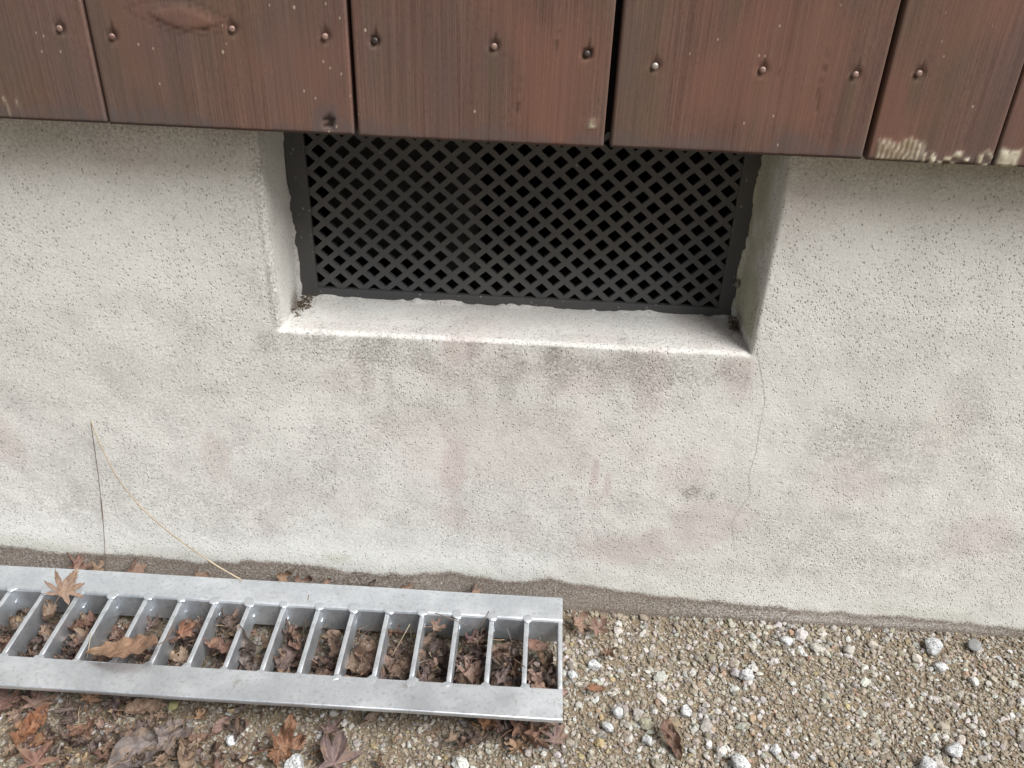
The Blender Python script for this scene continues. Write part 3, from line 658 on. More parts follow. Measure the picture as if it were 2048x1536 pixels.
# ------------------------------------------------------------------ drain grate
GX, GY, GZ, GWD, FB, FF = .0428, -.0242, .0431, .1448, .0320, .0335
GL, TH, WD, PT = .995, .0040, .0300, .0342
gr = empty('drain_grate', (GX-GL/2, GY-GWD/2, GZ-WD)); tag(gr, 'galvanised steel drain grate lying loose on the gravel along the wall, full of leaves', 'drain grate')
def rail(y_out, y_in, sgn):
    # L-shaped angle: flat flange plus an upright leg along its inner edge
    prof = [(y_out, GZ-TH), (y_out, GZ-.0012), (y_out+sgn*.0004, GZ-.0004), (y_out+sgn*.0012, GZ), (y_in-sgn*.0025, GZ), (y_in-sgn*.0009, GZ-.0006), (y_in, GZ-.0022), (y_in, GZ-WD+.0008), (y_in-sgn*.0008, GZ-WD), (y_in-sgn*TH, GZ-WD), (y_in-sgn*TH, GZ-TH)]
    xs_ = np.linspace(GX-GL, GX, 140); V, F = [], []
    n = len(prof)
    wav = .0003
    for k, x_ in enumerate(xs_):
        for p in prof: V.append((x_, p[0]+wav*math.sin(x_*21+p[0]*50), p[1]+.0003*math.sin(x_*13)))
    for k in range(len(xs_)-1):
        for j in range(n): F.append((k*n+j, k*n+(j+1) % n, (k+1)*n+(j+1) % n, (k+1)*n+j))
    me = bpy.data.meshes.new('side_rail')
    L = (len(xs_)-1)*n
    caps = [(1, 2, 3, 4, 5, 10, 0), (10, 5, 6, 7, 8, 9)]
    faces = [tuple(f) for f in F] + [tuple(c_) for c_ in caps] + [tuple(L+q for q in c_[::-1]) for c_ in caps]
    me.from_pydata(V, [], faces); bm = bmesh.new(); bm.from_mesh(me); bmesh.ops.recalc_face_normals(bm, faces=bm.faces); bm.to_mesh(me); bm.free()
    return me
P_(link('side_rail', rail(GY, GY-FB, -1), M_galv, smooth=False), gr)['label'] = 'rear rail nearest the wall'
P_(link('side_rail', rail(GY-GWD, GY-GWD+FF, 1), M_galv, smooth=False), gr)['label'] = 'front rail, brighter and mottled'
yb0, yb1 = GY-GWD+FF, GY-FB
BT = .0044
bm = bmesh.new(); box(bm, -BT/2, BT/2, yb0-.0002, yb1+.0002, GZ-.0275, GZ-.0010, .0006, 2)
bar_me = bm_mesh('cross_bar', bm)
def weld_mesh(seed, sgn):
    rs = np.random.default_rng(seed); V0, F0 = ICO3; d = V0.copy()
    rad = 1+.5*(fbm(d[:, 0]*3+5, d[:, 1]*3+5, d[:, 2]*3+5, seed)-.5)
    P = d*rad[:, None]*np.array([.0056, .0060, .0012]); P[:, 0] += sgn*P[:, 1]*rs.uniform(-.3, .3)
    return mesh('weld_bead', P, F0)
welds = [weld_mesh(500+i, 1) for i in range(6)]
ring_me = mesh('weld_bead', *tube([(math.cos(a)*.0052, math.sin(a)*.0052*1.0, 0) for a in np.linspace(0, math.pi, 12)], [.0005]+[.0011]*10+[.0005], 6))
bars = [GX-.0351-PT*k for k in range(28)]
bars = [b_ for b_ in bars if b_ > GX-GL+.02]
for k, x_ in enumerate(bars):
    bo = link('cross_bar', bar_me if k else bar_me, None); 
    if k == 0: bar_me.materials.append(M_galv); bar_me.shade_smooth()
    bo.location = (x_, 0, 0); bo.rotation_euler = (0, 0, 0); P_(bo, gr)
    # welds: a raised bead where the bar meets each rail
    for side, yy in ((0, yb1), (1, yb0)):
        wo = link('weld_bead', welds[(k*2+side) % 6], None)
        if not wo.data.materials: wo.data.materials.append(M_galv); wo.data.shade_smooth()
        wo.location = (random.uniform(-.0012, .0012), yy+(.0014 if side == 0 else -.0030), GZ-.0004 if side == 0 else GZ-.0010)
        wo.scale = (random.uniform(.8, 1.05), random.uniform(.7, 1.1) if side == 0 else random.uniform(.6, 1.2), random.uniform(.8, 1.0)); wo.rotation_euler[2] = random.uniform(-.5, .5)
        wo.parent = bo
    wo = link('weld_bead', welds[(k+3) % 6], None); wo.location = (BT/2-.0006, yb1-.0012, GZ-.018); wo.scale = (.3, .3, random.uniform(1.0, 2.6)); wo.parent = bo
bm = bmesh.new()
box(bm, GX-.0043, GX-.0001, yb0+.0002, yb1-.0002, GZ-.0285, GZ-.0006, .001, 3)
eb = P_(link('end_plate', bm_mesh('end_plate', bm), M_galv, smooth=True), gr)
bm = bmesh.new(); box(bm, GX-GL+.0001, GX-GL+.0043, yb0+.0002, yb1-.0002, GZ-.0285, GZ-.0006, .001, 3)
P_(link('end_plate', bm_mesh('end_plate', bm), M_galv, smooth=True), gr)

# ------------------------------------------------------------------ leaves
TAN, BRN, RED, PUR, ORG, GRY, DRK, PNK = (.27, .185, .125), (.20, .13, .092), (.20, .105, .075), (.15, .105, .095), (.36, .16, .07), (.21, .17, .15), (.095, .065, .055), (.29, .18, .14)
def leaf_mesh(size, col, seed, lobes=7, curl=.5, fold=.5, crumple=.35, shape='maple'):
    rs = np.random.default_rng(seed)
    nr, na = 11, 140 if shape == 'maple' else 72
    ph = np.linspace(-math.pi, math.pi, na, endpoint=False)
    if shape == 'maple':
        th = np.linspace(-2.25, 2.25, lobes)+rs.normal(0, .05, lobes); ln = (1-.42*np.abs(np.linspace(-1, 1, lobes))**1.5)*rs.uniform(.88, 1.08, lobes)
        wd = .40*rs.uniform(.8, 1.2, lobes)*(1.45 if lobes < 7 else 1)
        rb = np.full(na, .24); near = np.zeros(na); dl = np.full(na, 9.0); lid = np.zeros(na, int)
        for k in range(lobes):
            d = np.abs((ph-th[k]+math.pi) % (2*math.pi)-math.pi); q = np.clip(1-d/(wd[k]*1.35), 0, 1)
            r_ = ln[k]*(.36*np.clip(q*2.2, 0, 1)+.64*q**1.35); upd = r_ > rb; rb = np.maximum(rb, r_)
            m = d < dl; dl = np.where(m, d, dl); lid = np.where(m, k, lid)
        rb = rb*(1+.05*np.sign(np.sin(ph*60))*(rb > .3))
        tl = th[lid]
    else:
        a_ = np.cos(ph); bb = np.sin(ph); wv = .50
        rb = 1/np.sqrt((a_/1.0)**2+(bb/wv)**2)*(1+.12*np.clip(a_, 0, 1)**8); tl = np.where(np.abs(ph) < math.pi/2, 0, math.pi); dl = np.abs((ph-tl+math.pi) % (2*math.pi)-math.pi); lid = np.zeros(na, int)
    rr_ = np.linspace(0, 1, nr)[1:]
    R = rr_[:, None]*rb[None]; PH = np.broadcast_to(ph, R.shape)
    x = R*np.cos(PH); y = R*np.sin(PH)
    lat = R*np.sin(np.minimum(dl, 1.5))[None]; ax = R*np.cos(np.minimum(dl, 1.5))[None]   # across and along the nearest lobe
    z = fold*lat*rs.uniform(.5, 1.3)*1.3
    lc = rs.normal(0, 1, 20)[lid]*.5+1
    if shape == 'maple':
        k_ = curl*lc[None]
        # roll every lobe up (or under) along its length
        ang = k_*np.clip(ax-.12, 0, None)*2.2
        along = np.where(ax > .12, .12+np.sin(ang)/np.where(np.abs(k_) < 1e-3, 1e-3, k_*2.2), ax)
        z = z + np.where(ax > .12, (1-np.cos(ang))/np.where(np.abs(k_) < 1e-3, 1e-3, k_*2.2), 0)
        latc = lat*(1-.32*fold)*np.sign(((PH-tl[None]+math.pi) % (2*math.pi))-math.pi)
        x = along*np.cos(tl)[None]-latc*np.sin(tl)[None]; y = along*np.sin(tl)[None]+latc*np.cos(tl)[None]
        twist = rs.normal(0, .35, 20)[lid][None]*curl*along
        x, y = x*np.cos(twist)-y*np.sin(twist), x*np.sin(twist)+y*np.cos(twist)
    else:
        k_ = curl*2.0; yy = y; z = z*.3 + (1-np.cos(k_*yy))/max(k_, .01); y = np.sin(k_*yy)/max(k_, .01)*(1-.5*np.clip(x, 0, 1)**1.5)
        z = z + .25*curl*x*x + .03*np.sin(x*14)*np.abs(yy)/.3
    f = lambda s: (fbm(x*2.6+7, y*2.6+7, s, seed % 997, 3)-.5)*2
    x = x+crumple*.28*f(1.0)*np.clip(R*1.5, 0, 1); y = y+crumple*.28*f(5.0)*np.clip(R*1.5, 0, 1); z = z+crumple*.55*f(9.0)
    # one overall bend
    kb_ = rs.uniform(-.9, .9)*curl; z = z+kb_*(x*math.cos(seed)+y*math.sin(seed))**2*.6
    P = np.concatenate([[[0, 0, float(z[0].mean())]], np.stack([x, y, z], -1).reshape(-1, 3)])*size
    n1 = 1+np.arange(nr-2)[:, None]*na; j = np.arange(na)[None]; jn = (j+1) % na
    Q = np.stack([n1+j, n1+na+j, n1+na+jn, n1+jn], -1).reshape(-1, 4)
    T = np.stack([np.zeros(na, int), 1+np.arange(na), 1+(np.arange(na)+1) % na], -1)
    F = np.concatenate([np.stack([Q[:, 0], Q[:, 1], Q[:, 2]], -1), np.stack([Q[:, 0], Q[:, 2], Q[:, 3]], -1), T])
    vein = np.exp(-(lat/.022)**2)
    if shape != 'maple': vein = np.maximum(vein, .8*np.exp(-((((ax-lat*.9) % .17)-.085)/.012)**2)*(lat > .01))
    vein = np.concatenate([[1.], vein.ravel()])
    col = np.array(col); col = col*.84 + .16*col.mean(); cc = 1.08*col[None]*(.82+.36*fbm(P[:, 0]/size*3+3, P[:, 1]/size*3+3, 0, seed % 991))[:, None]
    tipd = np.concatenate([[0], (R/np.maximum(rb[None], .2)*(R > .45)).ravel()])[:, None]
    cc = cc*(1-.22*tipd)
    return P, F, {'col': cc.clip(0, 1), 'vein': vein}
LG = 0
def leaf(pos, size, col, label, group, rot=None, lobes=7, curl=.5, fold=.5, crumple=.35, shape='maple', stem=True, seed=None, name=None):
    global LG; LG += 1; seed = seed or 1000+LG*13
    nm = name or ('maple_leaf' if shape == 'maple' else 'oval_leaf')
    P, F, at = leaf_mesh(size, col, seed, lobes, curl, fold, crumple, shape)
    o = link(nm, mesh(nm, P, F, at), M_leaf); o.location = tuple(pos); o.rotation_euler = rot or (random.uniform(-.5, .5), random.uniform(-.5, .5), random.uniform(0, 6.28))
    tag(o, label, 'leaf', group)
    if stem:
        rs = np.random.default_rng(seed+1); L = size*rs.uniform(.5, .9); s_ = np.linspace(0, 1, 8)
        x0 = 0 if shape == 'maple' else -size*.95
        pts = np.stack([x0-L*s_, L*.25*rs.normal()*s_**2, P[0, 2]+L*.3*rs.normal()*s_**2], 1)
        V, F = tube(pts, .00045, 5); stm = link('stem', mesh('stem', V, F, {'col': np.tile(np.array(col)*.8, (len(V), 1)), 'vein': np.zeros(len(V))}), M_leaf); stm.parent = o
    return o
def gz(u, v_, h=.004): p = G(u, v_, h); return p

ordn = ['', 'first', 'second', 'third', 'fourth', 'fifth', 'sixth', 'seventh', 'eighth', 'ninth', 'tenth', 'eleventh', 'twelfth', 'thirteenth', 'fourteenth', 'fifteenth', 'sixteenth', 'seventeenth', 'eighteenth']
LGRP = 'fallen maple leaves inside the grate'
cn = {'tan': TAN, 'brown': BRN, 'reddish': RED, 'purplish': PUR, 'dark': DRK, 'greyish': GRY, 'pinkish': PNK}
xg = [GX] + bars
rs = random.Random(5)
fill = {1: 9, 2: 12, 3: 12, 4: 13, 5: 11, 6: 7, 7: 11, 8: 12, 9: 7, 10: 12, 11: 12, 12: 7, 13: 13, 14: 15, 15: 16, 16: 17, 17: 12}
for gi in range(1, 18):
    xa, xb = xg[gi]+.003, xg[gi-1]-.003
    used = set()
    for q in range(fill[gi]):
        zn = ['beside the front rail', 'in the middle', 'towards the rear rail'][[0, 1, 0, 1, 2, 0, 1, 2, 0, 1, 2, 0][q % 12]]
        cc = rs.choices(list(cn), [3, 5, 3, 4, 2, 2, 2])[0]
        for _ in range(40):
            if (zn, cc) not in used: break
            cc = rs.choice(list(cn))
        used.add((zn, cc))
        t0 = {'beside the front rail': .16, 'in the middle': .45, 'towards the rear rail': .72}[zn]+rs.uniform(-.12, .12)
        p = (rs.uniform(xa+.005, xb-.005), yb0+t0*(yb1-yb0), rs.uniform(.008, .027)+(.004 if gi > 12 else 0))
        leaf(p, rs.uniform(.011, .020), cn[cc], 'curled %s leaf %s, %s grate opening from the right' % (cc, zn, ordn[gi]), LGRP,
             (rs.uniform(-.7, .7), rs.uniform(-.7, .7), rs.uniform(0, 6.28)), lobes=rs.choice([5, 7, 7]), curl=rs.uniform(.3, 1.1), fold=rs.uniform(.25, .8), crumple=rs.uniform(.5, 1.3), stem=rs.random() < .5, shape='oval' if (ov := rs.random() < .22) else 'maple')
GL2 = 'fallen leaves that stand out'
def L(u, v_, h, size, col, label, rz=0, rx=0, ry=0, **k): return leaf(gz(u, v_, h), size, col, label, GL2, (rx, ry, rz), **k)
# rz: 0 = tip to the right, pi/2 = tip to the wall
L(124, 1186, .052, .029, (.25, .16, .11), 'tan seven-pointed maple leaf standing on the rear rail of the grate, far left', 1.55, .55, 0, curl=.35, fold=.75, crumple=.3, seed=71)
o = L(250, 1302, .047, .031, (.25, .14, .08), 'large orange-brown oval leaf lying across the grate bars', 3.35, .25, .1, shape='oval', curl=.55, fold=.35, crumple=.12, seed=33)
L(362, 1268, .030, .019, (.27, .12, .07), 'reddish curled leaf tip leaning on a bar right of the oval leaf', 1.2, .6, .3, curl=.8, fold=.8, crumple=.5, seed=73, lobes=5)
L(938, 1352, .022, .021, PNK, 'pinkish-tan maple leaf spread like a fan beside the front rail, fourth opening', 1.3, .5, 0, curl=.25, fold=.45, crumple=.2, seed=74)
L(948, 1288, .020, .022, (.15, .08, .075), 'purple-brown maple leaf with a long upright tip in the fourth opening', 1.2, .5, .2, curl=.5, fold=.6, crumple=.35, seed=75)
L(1030, 1352, .020, .020, (.33, .2, .11), 'tan cupped leaf beside the front rail in the second-to-last opening at the right', 1.8, .5, .4, curl=.8, fold=.9, crumple=.5, seed=76, lobes=5)
L(1080, 1320, .016, .017, (.34, .21, .12), 'round tan leaf curled upon itself in the last opening at the right', 2.2, .6, -.2, shape='oval', curl=1.3, fold=.4, crumple=.5, seed=77)
L(1098, 1352, .013, .017, DRK, 'dark purple leaf in the corner of the grate\'s right end', 1.2, .3, .2, shape='oval', curl=.5, fold=.6, crumple=.4, seed=78)
L(870, 1255, .034, .016, (.24, .15, .11), 'thin brown leaf draped over the top of a bar near the rear rail', .3, .3, .4, curl=.9, fold=1.0, crumple=.6, seed=79, lobes=5)
L(1152, 1252, .010, .021, (.25, .15, .105), 'brown leaf folded into a cup right of the grate end by the wall', 1.4, .7, .2, curl=1.1, fold=.7, crumple=.5, seed=80, lobes=5)
L(1192, 1258, .009, .019, (.24, .145, .11), 'brown maple leaf beside the folded cup leaf, right of the grate end', .7, .4, -.2, curl=.6, fold=.6, crumple=.4, seed=81, lobes=5)
L(1215, 1305, .006, .012, (.20, .12, .07), 'small brown scrap of leaf on the gravel right of the grate', -.8, .2, .2, curl=.8, fold=.9, crumple=.6, seed=82, lobes=5)
L(1190, 1378, .004, .009, (.24, .11, .05), 'tiny orange-brown leaf scrap right of the grate end', .2, .1, .2, shape='oval', curl=.8, fold=.4, crumple=.5, seed=83)
L(1343, 1478, .007, .017, (.17, .095, .065), 'lone red-brown curled leaf on the right-hand gravel', -1.1, .3, .5, curl=1.0, fold=.5, crumple=.7, seed=84, shape='oval')
L(560, 1492, .012, .030, (.26, .125, .065), 'orange-brown crumpled leaf at the bottom, left of the middle', .4, .4, .1, curl=.8, fold=.3, crumple=1.7, seed=85, lobes=5)
L(52, 1480, .008, .030, (.25, .11, .05), 'orange crumpled leaf at the lower left corner', 1.2, .2, .2, curl=.5, fold=.6, crumple=.9, seed=86, lobes=5)
L(68, 1445, .010, .018, (.26, .10, .04), 'smaller orange leaf just above the orange crumpled leaf, lower left', 1.5, .4, .2, curl=.5, fold=.9, crumple=.5, seed=87, shape='oval')
L(176, 1452, .009, .024, (.23, .115, .075), 'red-brown three-cornered leaf with a folded edge on the gravel', 4.3, .3, .1, curl=.4, fold=.3, crumple=.4, seed=88, lobes=5)
L(292, 1496, .008, .034, (.17, .14, .13), 'large grey-brown leaf lying flat at the bottom left', .9, .1, .1, curl=.3, fold=.4, crumple=.4, seed=89, shape='oval')
L(330, 1478, .010, .026, (.185, .15, .14), 'grey-brown maple leaf with broad lobes right of the large grey leaf', .4, .2, .1, curl=.4, fold=.5, crumple=.4, seed=90, lobes=5)
L(372, 1512, .009, .019, (.26, .18, .12), 'tan curled leaf with dark hollow right of the grey leaves', 1.9, .4, .3, curl=1.0, fold=.5, crumple=.5, seed=91, shape='oval')
L(176, 1400, .013, .017, (.32, .18, .10), 'orange-tan maple leaf with upright fingers under the front rail', 1.6, .5, 0, curl=.4, fold=.8, crumple=.3, seed=92)
L(232, 1404, .012, .020, (.13, .09, .095), 'purple-grey maple leaf drooping under the front rail', -1.2, .3, .2, curl=.8, fold=.8, crumple=.4, seed=93)
L(288, 1416, .008, .017, (.28, .18, .12), 'light brown oval leaf right of the purple-grey leaf under the front rail', .4, .2, .2, curl=.6, fold=.3, crumple=.5, seed=94, shape='oval')
L(72, 1410, .010, .023, (.21, .125, .10), 'pinkish-brown maple leaf under the front rail at the far left', 1.5, .3, 0, curl=.4, fold=.6, crumple=.3, seed=95)
L(8, 1410, .010, .025, (.17, .085, .075), 'dark red leaf at the left edge under the front rail', 2.0, .3, .2, curl=.5, fold=.6, crumple=.4, seed=96)
L(70, 1530, .009, .026, (.19, .09, .065), 'red-brown leaf with two upright points at the bottom left corner', 1.5, .3, 0, curl=.4, fold=.6, crumple=.2, seed=97, lobes=5)
L(442, 1450, .006, .011, (.26, .16, .13), 'small pinkish oval leaf above the round white stone', 1.2, .2, .2, curl=.4, fold=.4, crumple=.3, seed=98, shape='oval')
L(398, 1432, .007, .013, (.34, .20, .11), 'small orange-tan crumpled leaf right of the grey leaves', .6, .3, .2, curl=.8, fold=.8, crumple=.8, seed=99, lobes=5)
L(400, 1478, .006, .010, (.20, .11, .075), 'small dull brown oval leaf left of the round white stone', .4, .1, .2, curl=.5, fold=.4, crumple=.4, seed=100, shape='oval')
L(655, 1462, .007, .019, (.14, .088, .08), 'dark purple-brown leaf on bare gravel in front of the grate middle', .3, .2, .1, curl=.5, fold=.7, crumple=.5, seed=101)
L(668, 1530, .010, .030, (.17, .115, .11), 'mauve-grey maple leaf with long spread points at the bottom, left of centre', 1.5, .2, 0, curl=.4, fold=.6, crumple=.2, seed=102, lobes=5)
L(742, 1438, .005, .010, (.28, .2, .15), 'small pale brown leaf tucked under the front rail', .9, .2, .2, shape='oval', curl=.6, fold=.6, crumple=.4, seed=103)
L(965, 1450, .010, .018, (.34, .17, .08), 'orange-brown curled leaf under the front rail near the right end', .6, .4, .2, curl=.9, fold=.9, crumple=.6, seed=104, lobes=5)
L(1000, 1462, .009, .021, (.15, .09, .08), 'dark crumpled leaf in the clump below the front rail', 2.0, .3, .2, curl=.8, fold=.7, crumple=.6, seed=105)
L(1035, 1458, .013, .021, (.22, .12, .08), 'reddish leaf with an upturned point in the clump below the front rail', .2, .4, .2, curl=.9, fold=.9, crumple=.4, seed=106, lobes=5)
L(1065, 1478, .011, .022, (.27, .15, .10), 'long red-tan curled leaf in the clump at the grate front corner', 1.0, .4, .3, curl=.9, fold=1.0, crumple=.4, seed=107, lobes=5)
L(1035, 1490, .008, .017, (.33, .20, .11), 'tan shredded leaf at the bottom of the clump below the front rail', 4.5, .2, .2, curl=.5, fold=.9, crumple=.5, seed=108)
L(1112, 1482, .008, .019, (.19, .12, .11), 'mauve-brown leaf right of the clump, below the grate front corner', 1.9, .3, -.2, curl=.4, fold=.8, crumple=.3, seed=109)
L(965, 1478, .008, .019, DRK, 'almost black leaf left of the clump below the front rail', 2.9, .2, .2, curl=.5, fold=.6, crumple=.5, seed=110)
L(1072, 1448, .010, .017, DRK, 'black-brown leaf hidden under the front rail near its right end', .9, .2, .2, curl=.5, fold=.6, crumple=.5, seed=111)
# peeping out between the grate and the wall
for (u, v_, s_, c_, lab, k) in [(265, 1140, .018, (.26, .16, .12), 'smooth brown leaf back peeping over the rear rail at the left', dict(shape='oval', curl=.7)),
        (560, 1158, .018, (.28, .17, .10), 'orange-tan curled leaf tip behind the rear rail, left of centre', dict(lobes=5, curl=.9)),
        (600, 1164, .019, (.20, .12, .09), 'brown rolled leaf behind the rear rail beside the orange-tan tip', dict(lobes=5, curl=.8)),
        (645, 1166, .013, (.26, .16, .11), 'thin reddish leaf sliver behind the rear rail', dict(lobes=5, curl=.9)),
        (150, 1128, .018, (.22, .12, .09), 'narrow brown leaf tip sticking up behind the rear rail at the left', dict(lobes=5, curl=.3)),
        (190, 1134, .015, (.26, .17, .11), 'second thin leaf point behind the rear rail at the left, beside the stalk foot', dict(lobes=5, curl=.3)),
        (735, 1174, .012, DRK, 'dark leaf edge just showing behind the rear rail middle', dict(lobes=5, curl=.6)),
        (808, 1178, .011, (.32, .19, .12), 'upright orange leaf splinter behind the rear rail', dict(lobes=5, curl=.3)),
        (950, 1184, .014, (.28, .18, .13), 'pale spiky maple leaf behind the rear rail near its right end', dict(lobes=7, curl=.4)),
        (395, 1150, .013, (.25, .16, .11), 'small curled brown leaf behind the rear rail between the stalks', dict(lobes=5, curl=.8))]:
    p = Wp(u, v_, -.012); leaf((p[0], -.013, p[2]-.004), s_*1.15, c_, lab, 'leaves caught between grate and wall', (1.0, random.uniform(-.3, .3), 1.57+random.uniform(-.5, .5)), fold=.7, crumple=.5, **k)
# ground litter in front of the grate
used = set(); rs = random.Random(9)
for q in range(44):
    if q < 34: u = rs.uniform(0, 470)
    else: u = rs.choice([rs.uniform(900, 1130), rs.uniform(470, 760)])
    v_ = rs.uniform(1395+.055*u, 1545)
    if u > 900: v_ = rs.uniform(1440, 1500)
    p = G(u, v_, .006)
    gi = min(18, max(1, int(np.searchsorted(-np.array(xg), -p[0]))))
    row = 'tucked under' if v_ < 1430+.055*u else ('well in front of' if v_ > 1490 else 'just in front of')
    for _ in range(60):
        cc = rs.choice(['tan', 'brown', 'reddish', 'purplish', 'dark', 'greyish', 'pinkish']); sz = rs.choice(['small', 'tattered', 'narrow'])
        if (gi, row, cc, sz) not in used: break
    used.add((gi, row, cc, sz))
    size = {'small': .011, 'tattered': .017, 'narrow': .014}[sz]*rs.uniform(.9, 1.1)
    leaf(p, size, tuple(.9*x_ for x_ in cn[cc]), '%s %s dry leaf %s the grate\'s %s opening from the right' % (sz, cc, row, ordn[gi]), 'leaves scattered on the gravel before the grate',
         (rs.uniform(-.35, .35), rs.uniform(-.35, .35), rs.uniform(0, 6.28)), lobes=5 if sz != 'tattered' else 7, curl=rs.uniform(.3, .8), fold=rs.uniform(.4, .9) if sz != 'narrow' else 1.1, crumple=rs.uniform(.4, .9), stem=rs.random() < .6)

# fine litter: stalks and crumbs nobody could count
Vs, Fs, Cs, Ve, off = [], [], [], [], 0
def add_seg(p, ang, L_, rad, col, tilt=.0):
    global off
    s_ = np.linspace(-.5, .5, 6); bend = rng.normal(0, .25)
    pts = np.stack([p[0]+L_*(s_*math.cos(ang)-bend*s_**2*math.sin(ang)), p[1]+L_*(s_*math.sin(ang)+bend*s_**2*math.cos(ang)), p[2]+L_*s_*tilt+.001], 1)
    V, F = tube(pts, rad, 4); Vs.append(V); Fs.append(F+off); off += len(V); Cs.append(np.tile(col, (len(V), 1)))
cols = [np.array(c_) for c_ in (TAN, BRN, PUR, (.36, .27, .17), (.15, .10, .08), GRY)]
for _ in range(520):
    if rng.uniform() < .6: p = (rng.uniform(-.56, .03), rng.uniform(yb0, yb1), rng.uniform(.004, .024)); til = rng.normal(0, .35)
    else:
        u = rng.uniform(0, 1130)*rng.uniform(.3, 1); p = G(u, rng.uniform(1400+.05*u, 1540), .004); til = rng.normal(0, .1)
    add_seg(p, rng.uniform(0, 6.28), rng.uniform(.006, .026), rng.uniform(.0002, .0005), cols[rng.integers(6)], til)
def add_scrap(p, L_, W_, col):
    global off
    m, n = 6, 4; a, b_ = np.meshgrid(np.linspace(-1, 1, m), np.linspace(-1, 1, n), indexing='ij')
    a = a.ravel(); b_ = b_.ravel(); w_ = (1-np.abs(a)**rng.uniform(1.2, 3))*rng.uniform(.8, 1.1)
    k1, k2 = rng.normal(0, 1.1, 2)
    P = np.stack([a*L_/2, b_*w_*W_/2 + .15*W_*rng.normal(size=len(a)), k1*L_*.35*a*a + k2*W_*.6*b_*b_*w_ + .05*L_*rng.normal(size=len(a))], 1)
    P = P @ rot_rand(1)[0].T; P[:, 2] *= .7; P = P + p
    F = gridf(m, n); Vs.append(P); Fs.append(F+off); off += len(P); Cs.append(np.tile(col*rng.uniform(.75, 1.25), (len(P), 1)))
for _ in range(1250):
    if rng.uniform() < .66: p = np.array([rng.uniform(-.56, .036), rng.uniform(yb0+.003, yb1-.012), rng.uniform(.004, .019)])
    else:
        u = rng.uniform(0, 1130)*rng.uniform(.25, 1); p = G(u, rng.uniform(1395+.05*u, 1540), rng.uniform(.003, .008))
    if vnoise(p[0]*45, p[1]*45, 0, 700) < (.33 if p[1] > yb0 else .60): continue
    add_scrap(p, rng.uniform(.006, .015), rng.uniform(.003, .008), cols[rng.integers(6)])
me = mesh('leaf_litter', np.concatenate(Vs), np.concatenate(Fs), {'col': np.concatenate(Cs), 'vein': np.zeros(off)})
tag(link('leaf_litter', me, M_leaf), 'fine torn leaf scraps and broken stalks strewn between the bars and on the gravel', 'leaf litter', kind='stuff')

# ------------------------------------------------------------------ stalks, twigs and small debris
def curve_px(pts, y, n=40):
    P = [Wp(u, v_, yy) for (u, v_), yy in zip(pts, y)]; P = np.array(P)
    tt = np.linspace(0, len(P)-1, n); out = np.stack([np.interp(tt, range(len(P)), P[:, k]) for k in range(3)], 1)
    for _ in range(6): out[1:-1] = (out[:-2]+2*out[1:-1]+out[2:])/4
    return out
stl = empty('dry_grass_stalk', Wp(180, 838, -.004)); tag(stl, 'thin dry grass stalk bent double, leaning on the wall behind the grate', 'grass stalk')
A = curve_px([(181, 840), (196, 880), (232, 955), (285, 1020), (350, 1075), (430, 1130), (487, 1162)], [-.004, -.012, -.02, -.026, -.03, -.03, -.026])
V, F = tube(A, np.linspace(.0005, .0008, 40), 6); P_(link('pale_blade', mesh('pale_blade', V, F), M_straw), stl)
B = curve_px([(181, 840), (188, 890), (198, 960), (206, 1040), (210, 1100), (211, 1150)], [-.004, -.003, -.003, -.004, -.006, -.010])
V, F = tube(B, np.where((np.arange(40) > 19) & (np.arange(40) < 24), .0007, .00036), 6); P_(link('dark_blade', mesh('dark_blade', V, F), M_twig), stl)
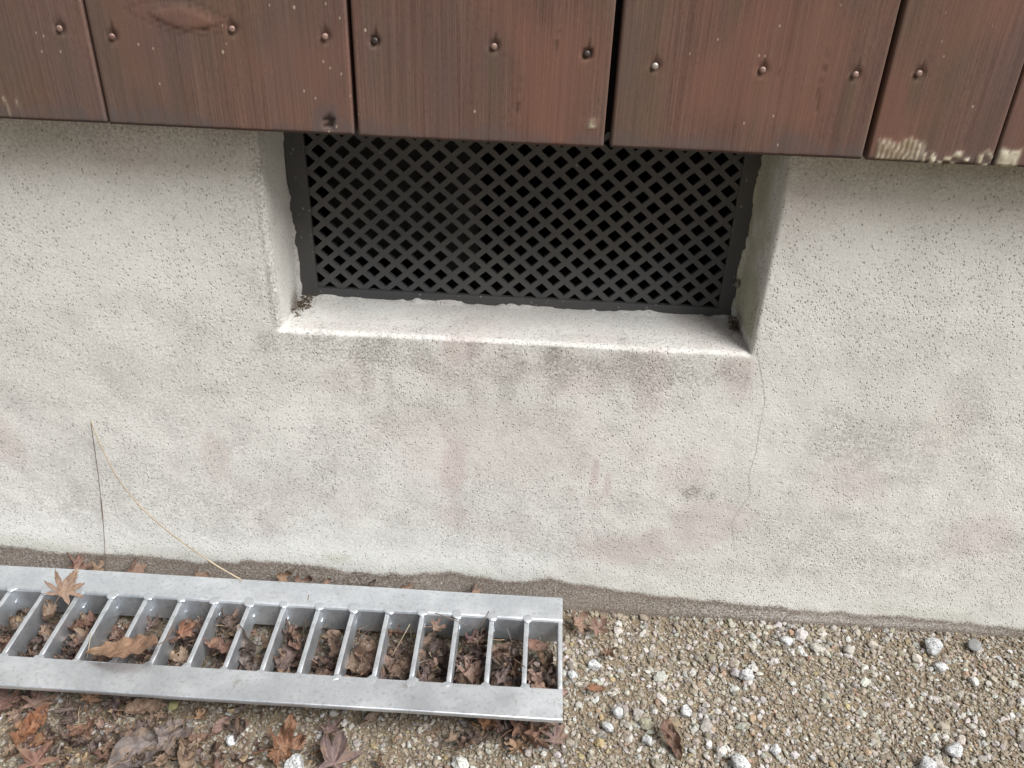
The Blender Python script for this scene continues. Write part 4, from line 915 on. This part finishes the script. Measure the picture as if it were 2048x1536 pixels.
for (pts, hs_, m_, lab) in [([(617, 1190), (613, 1225), (606, 1262)], (.048, .03, .016), M_twig, 'thin upright brown twig crossing the rear rail of the grate'),
        ([(870, 1226), (905, 1238), (935, 1252)], (.052, .047, .040), M_twig, 'dark crooked twig lying over two bars near the rear rail'),
        ([(978, 1222), (968, 1240), (952, 1262)], (.050, .042, .03), M_twig, 'short black curved twig against the rear rail, fifth bar from the right'),
        ([(820, 1248), (805, 1275), (785, 1310)], (.035, .028, .016), M_straw, 'slender tan stem leaning in the fifth opening from the right'),
        ([(182, 1268), (178, 1292), (174, 1316)], (.044, .043, .036), M_straw, 'pale straw splinter stuck to the side of a bar left of the oval leaf'),
        ([(858, 1305), (872, 1330), (884, 1342)], (.022, .02, .016), M_straw, 'cream flat stem among the leaves in the fourth opening from the right'),
        ([(1028, 1318), (1048, 1332), (1065, 1350)], (.036, .044, .034), M_twig, 'thin dark twig across the first bar from the right'),
        ([(160, 1412), (157, 1425), (158, 1445)], (.01, .014, .006), M_straw, 'curved yellow stem on the gravel beside the red-brown leaf'),
        ([(1180, 1275), (1196, 1290), (1203, 1300)], (.008, .007, .006), M_straw, 'short straw below the folded leaves at the right of the grate')]:
    P = np.array([G(u, v_, h_) for (u, v_), h_ in zip(pts, hs_)]); tt = np.linspace(0, 2, 14); Q = np.stack([np.interp(tt, range(3), P[:, k]) for k in range(3)], 1)
    for _ in range(3): Q[1:-1] = (Q[:-2]+2*Q[1:-1]+Q[2:])/4
    V, F = tube(Q, np.linspace(.0005, .0003, 14), 5); tag(link('twig', mesh('twig', V, F), m_), lab, 'twig')
def clump(cx_, cy_, cz_, n, spread, name, label, material, cat, kind=None):
    Vs, Fs, off = [], [], 0
    for _ in range(n):
        p = np.array([cx_, cy_, cz_]) + rng.normal(size=3)*np.array(spread); p[2] = max(p[2], cz_-.0005)
        d = rng.normal(size=3); d /= np.linalg.norm(d); L_ = rng.uniform(.0015, .006)
        s_ = np.linspace(-.5, .5, 5)[:, None]; pts = p + L_*s_*d + L_*.4*(s_**2)*rng.normal(size=3)
        V, F = tube(pts, rng.uniform(.0002, .0006), 4); Vs.append(V); Fs.append(F+off); off += len(V)
    o = link(name, mesh(name, np.concatenate(Vs), np.concatenate(Fs)), material); tag(o, label, cat, kind=kind)
clump(XL+.008, .048, ZS+.0015, 70, (.004, .010, .0025), 'cobweb_debris', 'brown cobweb debris in the left corner of the vent sill', M_debris, 'debris')
clump(XR-.006, .050, ZS+.0015, 60, (.0025, .009, .003), 'cobweb_debris', 'dark cobweb debris in the right corner of the vent sill', M_debris, 'debris')
cp = Wp(1474, 570, .060); V0, F0 = ICO3
P = V0*(1+.35*(fbm(V0[:, 0]*3+5, V0[:, 1]*3+5, V0[:, 2]*3+5, 601)-.5))[:, None]*np.array([.0028, .0030, .0040])
o = link('insect_cocoon', mesh('insect_cocoon', P, F0), M_cocoon); o.location = (XR-.0065, .0625, cp[2]); tag(o, 'small grey-brown insect cocoon stuck beside the grille at the lower right', 'cocoon')
